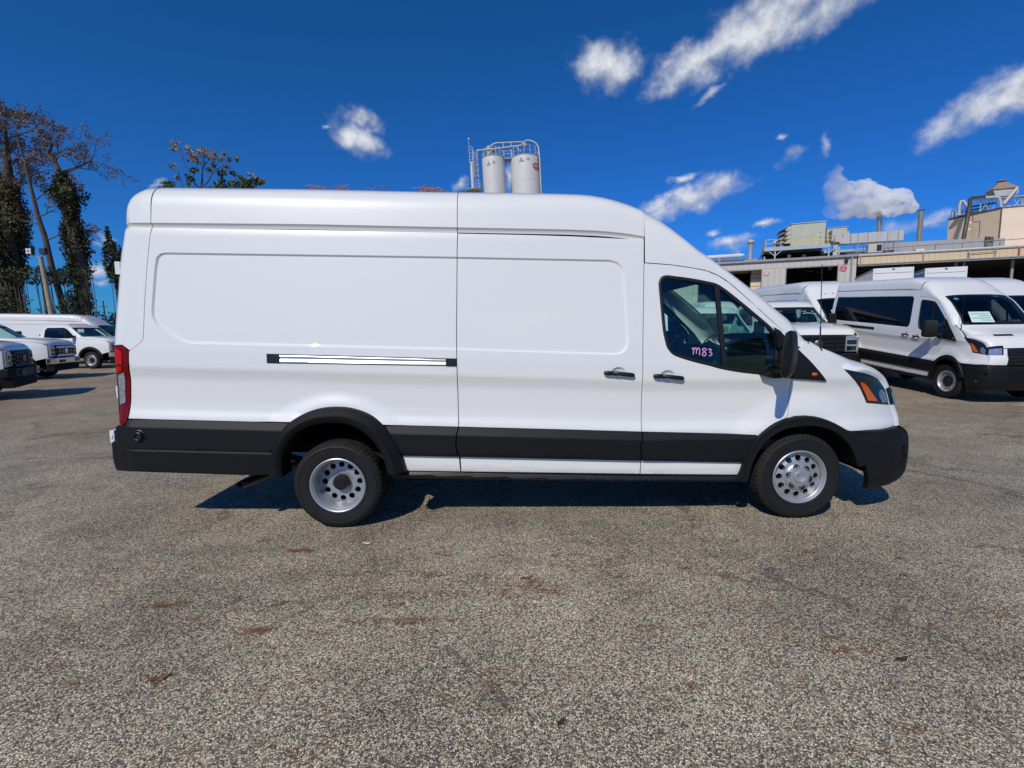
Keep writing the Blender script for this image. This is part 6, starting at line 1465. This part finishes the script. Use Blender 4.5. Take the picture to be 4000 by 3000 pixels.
def tree(name, label, cat, base, trunk, radii, limbs, leafm, leafn, leafs, seed, vines=(), group=None, depth=3):
    rnd = random.Random(seed); t = thing(name, label, cat, base, 0, group); B_ = Vector(base)
    mb = MB(); lf = []; tp = [Vector(q)-B_ for q in trunk]
    mb.tube(crv(tp, 4), np.interp(np.linspace(0, 1, 4*(len(tp)-1)+1), np.linspace(0, 1, len(radii)), radii).tolist(), 10)
    for fr, d, L, r in limbs:
        L *= .74
        k = fr*(len(tp)-1); i = min(int(k), len(tp)-2); p = tp[i].lerp(tp[i+1], k-i)
        twigs(mb, lf, p, Vector(d), L, r, depth, rnd, leafn, leafs)
    mb.build('trunk', X['bark'], t, smooth=50, fix=False)
    lb = MB()
    for q in lf: leaves(lb, q.x, q.y, q.z, leafn, .28, .28, .22, leafs, .6, rnd)
    if lb.v: lb.build('crown', leafm, t, fix=False)
    for (fr0, fr1, rad, cnt, m, size) in vines:
        vb = MB(); cnt = int(cnt*1.5); core = []; cr = []
        for q_ in np.linspace(fr0, fr1, 26):
            k = q_*(len(tp)-1); i = min(int(k), len(tp)-2); core.append(tp[i].lerp(tp[i+1], k-i)+Vector((rnd.gauss(0, .05), rnd.gauss(0, .05), 0))); cr.append(rad*rnd.uniform(.42, .68))
        vb.tube(core, cr, 9, cap=False)
        for _ in range(cnt):
            k = rnd.uniform(fr0, fr1)*(len(tp)-1); i = min(int(k), len(tp)-2); p = tp[i].lerp(tp[i+1], k-i)
            a = rnd.uniform(0, 2*PI); wob = rad*(.55+.45*math.sin(k*3.1+a*2)+.25*rnd.gauss(0, 1))
            leaves(vb, p.x+wob*math.cos(a), p.y+wob*math.sin(a), p.z+rnd.uniform(-.3, .3), 3, .22, .22, .45, size, 1.2, rnd)
        vb.build('ivy', m, t, fix=False)
    return t
TG = 'vine covered bare trees at the left'
tree('bare_tree', 'dark vine wrapped tree with brown top at the far left edge', 'tree', (-42.6, 42, 0),
     [(-42.6, 42, 0), (-42.5, 42, 6), (-42.1, 42, 10), (-41.7, 42, 14), (-41.5, 42, 16.5), (-41.4, 42, 18.6)], [.75, .68, .55, .4, .25, .08],
     [(.50, (-.7, -.3, .5), 3.0, .10), (.58, (.7, -.2, .4), 2.4, .09), (.66, (-.8, .2, .35), 3.2, .10), (.70, (.8, .1, .5), 2.8, .09), (.78, (.5, -.5, .6), 3.0, .08), (.82, (-.7, -.3, .5), 3.0, .08), (.90, (.8, 0, .5), 2.6, .07), (.93, (-.6, .2, .6), 2.4, .06), (.97, (.4, -.3, 1), 1.8, .05), (1.0, (0, 0, 1), 1.4, .05), (.62, (-.5, -.6, .2), 2.6, .08), (.86, (.2, -.7, .4), 2.2, .06)],
     X['brownleaf'], 5, .115, 11, [(.03, .62, 1.0, 2900, X['vinebrown'], .16), (.02, .50, .95, 1500, X['vine'], .16)], TG)
tree('bare_tree', 'second vine covered tree with brown crown, cut by the left edge', 'tree', (-45.2, 43, 0),
     [(-45.2, 43, 0), (-45.0, 43, 6), (-44.6, 43, 11), (-44.0, 43, 15), (-43.4, 43, 18.2)], [.6, .55, .42, .3, .08],
     [(.55, (.7, -.3, .5), 3.0, .09), (.66, (.8, .2, .4), 3.0, .09), (.75, (.6, -.5, .5), 3.0, .08), (.82, (.8, .1, .5), 2.6, .07), (.9, (.6, -.2, .6), 2.4, .06), (1.0, (.2, 0, 1), 1.6, .05), (.7, (-.6, 0, .5), 2.6, .08)],
     X['brownleaf'], 5, .115, 12, [(.03, .75, 1.1, 2200, X['vinebrown'], .18)], TG)
tree('leaning_tree', 'thin leaning tree with sparse brown leaves between the vine covered ones', 'tree', (-36.1, 40, 0),
     [(-36.1, 40, 0), (-36.45, 40, 4), (-37.0, 40, 7.2), (-37.25, 40, 9.3), (-37.6, 40, 10.9), (-37.9, 40, 13), (-38.2, 40, 15.2), (-38.6, 40, 17)], [.26, .24, .21, .19, .16, .12, .08, .04],
     [(.42, (.9, -.2, .25), 2.2, .06), (.52, (-.9, 0, .3), 1.8, .06), (.58, (.9, .2, .12), 2.2, .06), (.66, (.9, -.1, .2), 2.2, .055), (.72, (-.8, 0, .4), 1.8, .05), (.78, (.8, -.3, .3), 1.8, .05), (.86, (-.7, .2, .4), 1.8, .05), (.9, (.8, 0, .3), 1.6, .04), (.96, (-.4, 0, .6), 1.4, .03)],
     X['brownleaf'], 4, .10, 13, (), TG, 2)
tree('bare_tree', 'tall tree wrapped in dark vines with a flat bare top reaching right', 'tree', (-34.9, 40, 0),
     [(-34.9, 40, 0), (-34.75, 40, 5), (-34.85, 40, 8.5), (-35.0, 40, 11), (-35.25, 40, 12.8), (-35.45, 40, 14.05), (-35.8, 40, 15.1), (-36.3, 40, 15.8), (-35.9, 40, 16.5), (-36.9, 40, 16.95), (-37.7, 40, 17.5)], [.55, .5, .46, .40, .30, .22, .15, .12, .09, .06, .03],
     [(.52, (.9, -.1, .22), 2.2, .09), (.53, (.95, .2, .3), 3.2, .10), (.56, (-.9, .1, .25), 1.6, .06), (.60, (.8, -.3, .55), 2.3, .07), (.68, (.7, .3, .5), 1.8, .05), (.74, (.6, -.2, .7), 1.6, .05), (.85, (.8, 0, .5), 1.5, .04), (.95, (-.6, 0, .5), 1.2, .03), (.26, (.95, -.1, -.05), 1.3, .05), (.40, (.8, -.1, .5), 1.4, .05)],
     X['brownleaf'], 4, .10, 14, [(.02, .50, .50, 2400, X['vine'], .15), (.02, .34, .72, 1200, X['vinebrown'], .15), (.36, .42, 1.0, 260, X['vine'], .16)], TG)
def thicket(name, label, cat, spots, m, seed, size=.16, strands=0):
    rnd = random.Random(seed); x0, y0, z0 = spots[0][:3]; t = thing(name, label, cat, (x0, y0, 0)); mb = MB(); sb = MB()
    for x, y, z, rx, rz, n in spots:
        leaves(mb, x-x0, y-y0, z, n, rx, rx*.8, rz, size, .6, rnd)
    mb.build('foliage', m, t, fix=False)
    zt = max(s_[2]+s_[4] for s_ in spots); sb.tube([(0, 0, 0), (.1, 0, z0*.6), (0, 0, z0)], [.12, .10, .05], 7)
    for _ in range(strands):
        x, y, z, rx, rz, n = rnd.choice(spots); a = x-x0+rnd.uniform(-rx, rx); zz = z-rz*.5
        sb.tube([(a, 0, zz), (a+rnd.uniform(-.1, .1), .1, zz*.6), (a+rnd.uniform(-.2, .2), 0, 0)], .025, 4)
    sb.build('stem', X['bark'], t, fix=False); return t
thicket('ivy_column', 'dark green ivy covered trunk just left of the van roof', 'ivy', [(-30.4, 38, 7.3, .75, 1.5, 900), (-30.55, 38, 8.5, .3, 1.0, 200), (-30.2, 38, 6.2, .7, 1.1, 500), (-29.9, 38, 5.0, .45, 1.2, 260), (-30.6, 38, 9.3, .12, .5, 60)], X['vine'], 21, .15, 6)
thicket('vine_thicket', 'mound of green vines between the trees behind the left vans', 'thicket', [(-36.5, 38.5, 6.2, 1.9, .75, 900), (-38.6, 38.5, 6.3, 1.0, .6, 300), (-34.2, 38.5, 6.0, 1.0, .8, 420), (-34.0, 38.5, 4.4, 1.1, .7, 420), (-33.2, 38.6, 6.6, .9, .25, 90), (-34.6, 38.5, 3.4, 1.2, .8, 360)], X['vine'], 22, .15, 60)
thicket('dark_bush', 'dark bush at the left edge behind the pickups', 'bush', [(-37.6, 36, 3.6, 1.2, 1.9, 800), (-38.4, 36, 2.4, 1.5, 2.2, 700)], X['vine'], 23, .15)
thicket('low_hedge', 'low green scrub showing between the ivy column and the van', 'bush', [(-28.0, 41, 2.6, 1.6, 1.7, 500), (-31.5, 41, 2.4, 2.0, 1.4, 500), (-34.5, 41, 2.2, 2.0, 1.4, 500), (-40, 41, 2.2, 3.0, 1.6, 700)], X['vine'], 24, .17)
lp = thing('light_pole', 'leaning wooden pole with twin floodlights at the left', 'light pole', (-31.6, 34, 0))
part('pole', mat('weathered_pole', (.36, .29, .20), .85, var=.25, vscale=4), lp, lambda b: b.tube([(0, 0, 0), (-.23, 0, 3.2), (-.52, 0, 6.9)], [.17, .16, .13], 12), smooth=50)
part('cross_arm', X['trimgrey'], lp, lambda b: (b.tube([(-1.0, -.1, 7.05), (-.5, -.1, 6.85), (-.1, -.1, 7.05)], .03, 6),))
for x, a in ((-1.02, .0), (-.12, .15)):
    fl = part('floodlight', X['seal'], lp, lambda b: b.box((x-.21, -.30, 7.05), (x+.21, -.05, 7.47)), bevel=.02)
    for i in (-1, 1):
        for j in (-1, 1): part('lamp_cell', X['signwhite'] if x < -.5 else X['dullmetal'], fl, lambda b: b.box((x+i*.1-.075, -.315, 7.26+j*.1-.075), (x+i*.1+.075, -.302, 7.26+j*.1+.075)))
dp = thing('utility_pole', 'distant thin utility pole between the trees and the van', 'pole', (-49.6, 60, 0))
part('post', X['bark'], dp, lambda b: b.tube([(0, 0, 0), (-.1, 0, 5.7)], [.10, .07], 8)); part('cross_arm', X['bark'], dp, lambda b: b.box((-.5, -.06, 4.95), (.3, .06, 5.05)))
# slender flowering tree behind the van roof
def small_tree():
    Y = 18.0; B_ = Vector((-11.05, Y, 0)); t = thing('slender_tree', 'slender tree with tan seed heads rising behind the van roof', 'tree', B_)
    rnd = random.Random(5); mb = MB(); hd = MB(); gl = MB()
    q = lambda x, z, y=0.0: Vector((x-B_.x, y, z))
    def br_(pts, r0, r1):
        P = crv([q(*p) for p in pts], 4); mb.tube(P, np.linspace(r0*.62, r1*.62, len(P)).tolist(), 7, cap=False); return P[-1]
    br_([(-11.05, 0), (-11.2, 3.2), (-11.0, 5.5), (-11.03, 6.72)], .14, .075)
    ends = []
    def E_(*a): ends.append(br_(*a))
    E_([(-11.03, 6.72), (-10.95, 7.0), (-10.92, 7.32), (-10.85, 7.5), (-10.72, 7.75, -.2)], .055, .018)
    E_([(-10.92, 7.32), (-10.82, 7.55), (-10.9, 7.76, .2)], .03, .015)
    E_([(-10.85, 7.5), (-10.65, 7.7), (-10.55, 7.87)], .03, .014)
    E_([(-11.03, 6.75), (-10.8, 6.9), (-10.66, 7.1), (-10.58, 7.24)], .045, .032)
    E_([(-10.58, 7.24), (-10.4, 7.36), (-10.17, 7.50)], .03, .02); E_([(-10.58, 7.24), (-10.5, 7.45), (-10.48, 7.6, .2), (-10.3, 7.72)], .026, .014)
    E_([(-10.58, 7.22), (-10.3, 7.22), (-10.08, 7.34), (-9.8, 7.4)], .018, .010)
    E_([(-11.06, 6.75), (-11.2, 6.85), (-11.25, 7.1), (-11.22, 7.25)], .04, .03); E_([(-11.22, 7.23), (-11.4, 7.35), (-11.52, 7.55), (-11.55, 7.72)], .024, .016)
    E_([(-11.55, 7.7), (-11.66, 7.85), (-11.78, 8.1)], .014, .010); E_([(-11.55, 7.7), (-11.6, 7.9), (-11.62, 8.15)], .016, .010); E_([(-11.22, 7.25), (-11.12, 7.45), (-11.02, 7.66), (-11.05, 7.86)], .022, .012)
    E_([(-11.1, 7.5), (-11.25, 7.65), (-11.28, 7.95)], .016, .01); E_([(-10.92, 7.4), (-10.9, 7.9), (-10.86, 8.1)], .014, .009); E_([(-10.2, 7.5), (-9.9, 7.65), (-9.75, 7.75)], .014, .008)
    E_([(-11.15, 4.2), (-11.45, 5.5), (-11.65, 6.74), (-11.74, 7.1), (-11.77, 7.35)], .04, .016); E_([(-11.1, 4.6), (-11.35, 5.6), (-11.3, 6.4), (-11.28, 6.8)], .04, .02)
    E_([(-11.15, 3.6), (-10.5, 4.6), (-9.95, 5.5), (-9.85, 6.3), (-9.8, 6.75)], .05, .02); E_([(-9.95, 5.5), (-9.4, 6.4), (-9.1, 6.75), (-8.95, 6.9)], .04, .02); E_([(-9.8, 6.7), (-9.72, 6.95), (-9.62, 7.25)], .014, .008)
    E_([(-11.08, 4.9), (-10.6, 5.7), (-10.35, 6.6)], .03, .02); E_([(-10.4, 6.6), (-10.25, 7.1)], .014, .008)
    mb.build('trunk', X['bark'], t, smooth=50, fix=False)
    heads = [(-11.88, 8.10, .20, .08), (-11.62, 8.14, .15, .12), (-11.33, 7.96, .16, .10), (-11.18, 7.98, .10, .10), (-11.12, 7.82, .18, .12), (-11.02, 7.72, .14, .08), (-11.42, 7.78, .14, .06), (-10.92, 7.98, .14, .09), (-10.82, 8.08, .13, .09), (-10.72, 7.84, .18, .10), (-10.58, 7.74, .15, .10), (-10.42, 7.68, .16, .10), (-10.32, 7.82, .11, .07), (-10.98, 7.58, .12, .08), (-10.18, 7.50, .13, .09), (-10.05, 7.65, .12, .07), (-9.95, 7.82, .09, .06), (-9.78, 7.80, .11, .06), (-9.85, 7.66, .10, .06), (-10.5, 7.5, .09, .06), (-10.8, 7.42, .1, .08), (-11.76, 7.40, .16, .10), (-11.65, 7.02, .08, .07), (-9.9, 7.0, .14, .10), (-9.35, 6.95, .12, .09), (-9.05, 7.05, .17, .13), (-8.80, 6.95, .12, .09), (-9.55, 7.02, .09, .06)]
    for x, z, rx, rz in heads:
        v = q(x, z, rnd.uniform(-.3, .3)); leaves(hd, v.x, v.y, v.z+.02, 60, rx, rx, rz, .042, 0, rnd); leaves(gl, v.x, v.y, v.z-.06, 6, rx*.9, rx*.9, rz*.8, .075, .3, rnd)
    for x, z, rx, rz, n_ in ((-12.05, 6.82, .26, .12, 90), (-12.5, 6.74, .2, .08, 40), (-11.3, 6.95, .16, .22, 60), (-11.1, 7.28, .16, .10, 40), (-10.2, 7.2, .2, .12, 40), (-9.85, 7.25, .14, .08, 24), (-9.85, 6.8, .34, .2, 170), (-9.35, 6.8, .22, .2, 110), (-9.05, 6.95, .2, .16, 90), (-10.35, 6.78, .22, .16, 80), (-10.2, 6.95, .12, .1, 30), (-9.55, 7.05, .1, .1, 20), (-10.72, 6.7, .1, .06, 16)):
        leaves(gl, x-B_.x, rnd.uniform(-.2, .2), z, n_, rx, rx, rz, .085, .3, rnd)
    hd.build('seed_heads', X['flower'], t, fix=False); gl.build('crown', X['green'], t, fix=False)
small_tree()
# ------------------------------------------------------------------ pine straw and litter
def straw(name, label, spots, seed, on=None, L=.10, m=None):
    rnd = random.Random(seed); mb = MB()
    for x, y, rx, ry, n_, z in spots:
        for _ in range(n_):
            px, py_ = x+rnd.gauss(0, rx), y+rnd.gauss(0, ry); a = rnd.gauss(.15, .8); l = L*rnd.uniform(.4, 1.1); w = .0016
            zz = (z if z else gz(px, py_))+.003+rnd.uniform(0, .008); d = Vector((math.cos(a), math.sin(a), rnd.uniform(-.08, .12))); s_ = Vector((-math.sin(a), math.cos(a), 0))*w
            c = Vector((px, py_, zz)); k_ = Vector((0, 0, rnd.uniform(.0, .006)))
            mb.add([c-d*l/2-s_, c-s_+k_, c+d*l/2, c+s_+k_, c-d*l/2+s_], [(0, 1, 3, 4), (1, 2, 3)])
    o = mb.build(name, m or X['straw'], fix=False); o['label'] = label; o['category'] = 'pine straw'; kind(o, 'stuff'); return o
X['straw'] = leafmat('pine_straw', [(.26, .10, .035), (.36, .17, .07), (.16, .07, .03), (.42, .24, .12)])
rs = random.Random(3)
spots = [(.08, 2.86, .05, .035, 42, 0), (.10, 2.80, .20, .04, 36, 0), (.22, 2.75, .05, .02, 26, 0), (-.45, 2.74, .35, .02, 60, 0), (-1.55, 3.35, .06, .01, 50, 0), (-.55, 2.48, .16, .015, 60, 0), (-2.0, 2.66, .05, .015, 40, 0), (-1.35, 2.40, .04, .01, 40, 0), (1.6, 2.2, .12, .015, 30, 0), (.6, 3.1, .3, .03, 50, 0), (-.9, 3.0, .3, .03, 60, 0), (2.6, 2.5, .2, .03, 50, 0)]
for _ in range(130): spots.append((rs.uniform(-3.4, 3.6), rs.uniform(1.5, 3.6), rs.uniform(.01, .09), rs.uniform(.006, .02), rs.randint(2, 9), 0))
for _ in range(170):
    yy = rs.uniform(4.2, 16); spots.append((rs.uniform(-1.0, .95)*yy, yy, rs.uniform(.05, .5), rs.uniform(.02, .1), rs.randint(6, 30), 0))
straw('pine_litter', 'brown pine straw scattered over the gravelly asphalt', spots, 31)
rot = van.matrix_world if False else Matrix.Translation(van.location) @ Matrix.Rotation(math.radians(.8955), 4, 'Z')
rsp = []
for lx, n_ in ((.02, 14), (.06, 16), (.27, 16), (.48, 4), (.62, 6), (.90, 6), (.98, 26), (1.03, 18), (-.55, 4), (1.12, 6)):
    p = rot @ Vector((lx*1.0-.25, .56, 0)); rsp.append((p.x, p.y, .05, .05, n_, 2.765-.018*lx))
rn = random.Random(8); mb = MB()
for x, y, rx, ry, n_, z in rsp:
    for _ in range(n_):
        c = Vector((x+rn.gauss(0, .035), y+rn.gauss(0, .05), z+rn.uniform(-.01, .018))); a = rn.gauss(0, .9); d = Vector((math.cos(a), math.sin(a), rn.uniform(-.15, .45))).normalized()*rn.uniform(.02, .06)
        s_ = Vector((0, 0, .0022)); mb.add([c-d-s_, c+d-s_, c+d+s_, c-d+s_], [(0, 1, 2, 3)])
o = mb.build('roof_straw', X['straw'], fix=False); o['label'] = 'dry pine needles caught along the van roof edge'; o['category'] = 'pine straw'; kind(o, 'stuff')
def flat_leaf(x, y, rz, s, label, m, name='dead_leaf', cat='leaf'):
    o = thing(name, label, cat, (x, y, gz(x, y)+.004), rz); mb = MB()
    mb.grid([[(s*(i/6-.5)*1.6, s*.34*math.sin(PI*min(1, max(0, i/6)))*(j-1)*.9, .012*s/.06*(abs(j-1)*.6+.5*math.sin(i*1.3))) for j in range(3)] for i in range(7)]); mb.build('blade', m, o, smooth=50, fix=False)
X['leafbrown'] = mat('leaf_brown', (.20, .085, .03), .8, var=.4, vscale=30); X['leafdark'] = mat('leaf_dark', (.035, .03, .025), .8)
flat_leaf(.075, 2.92, .4, .055, 'rust brown dead leaf on the straw clump in front of the van', X['leafbrown'])
flat_leaf(.18, 1.78, 1.0, .035, 'small dark leaf alone on the asphalt in the near middle', X['leafdark'])
flat_leaf(1.82, 2.13, .3, .05, 'dark flat leaf on the asphalt right of centre', X['leafdark'])
flat_leaf(-1.62, 2.05, .6, .06, 'brown curled leaf on the asphalt at near left', X['leafbrown'])
flat_leaf(-1.09, 3.45, .1, .045, 'white paper scrap on the asphalt right of the rear tyre', X['signwhite'], 'paper_scrap', 'scrap')

# scrub far beyond the lot
rl = random.Random(77); mb = MB()
for i in range(260):
    a = rl.uniform(-1.9, 1.25); d = rl.uniform(120, 150); x, y = d*math.sin(a), d*math.cos(a)
    leaves(mb, x, y, 1.6+rl.uniform(0, 1.6), 42, 3.6, 2.5, 2.2, .75, .3, rl)
o = mb.build('distant_scrub', X['vine'], fix=False); o['label'] = 'low dark scrub far beyond the parked vehicles'; o['category'] = 'scrub'; kind(o, 'stuff')
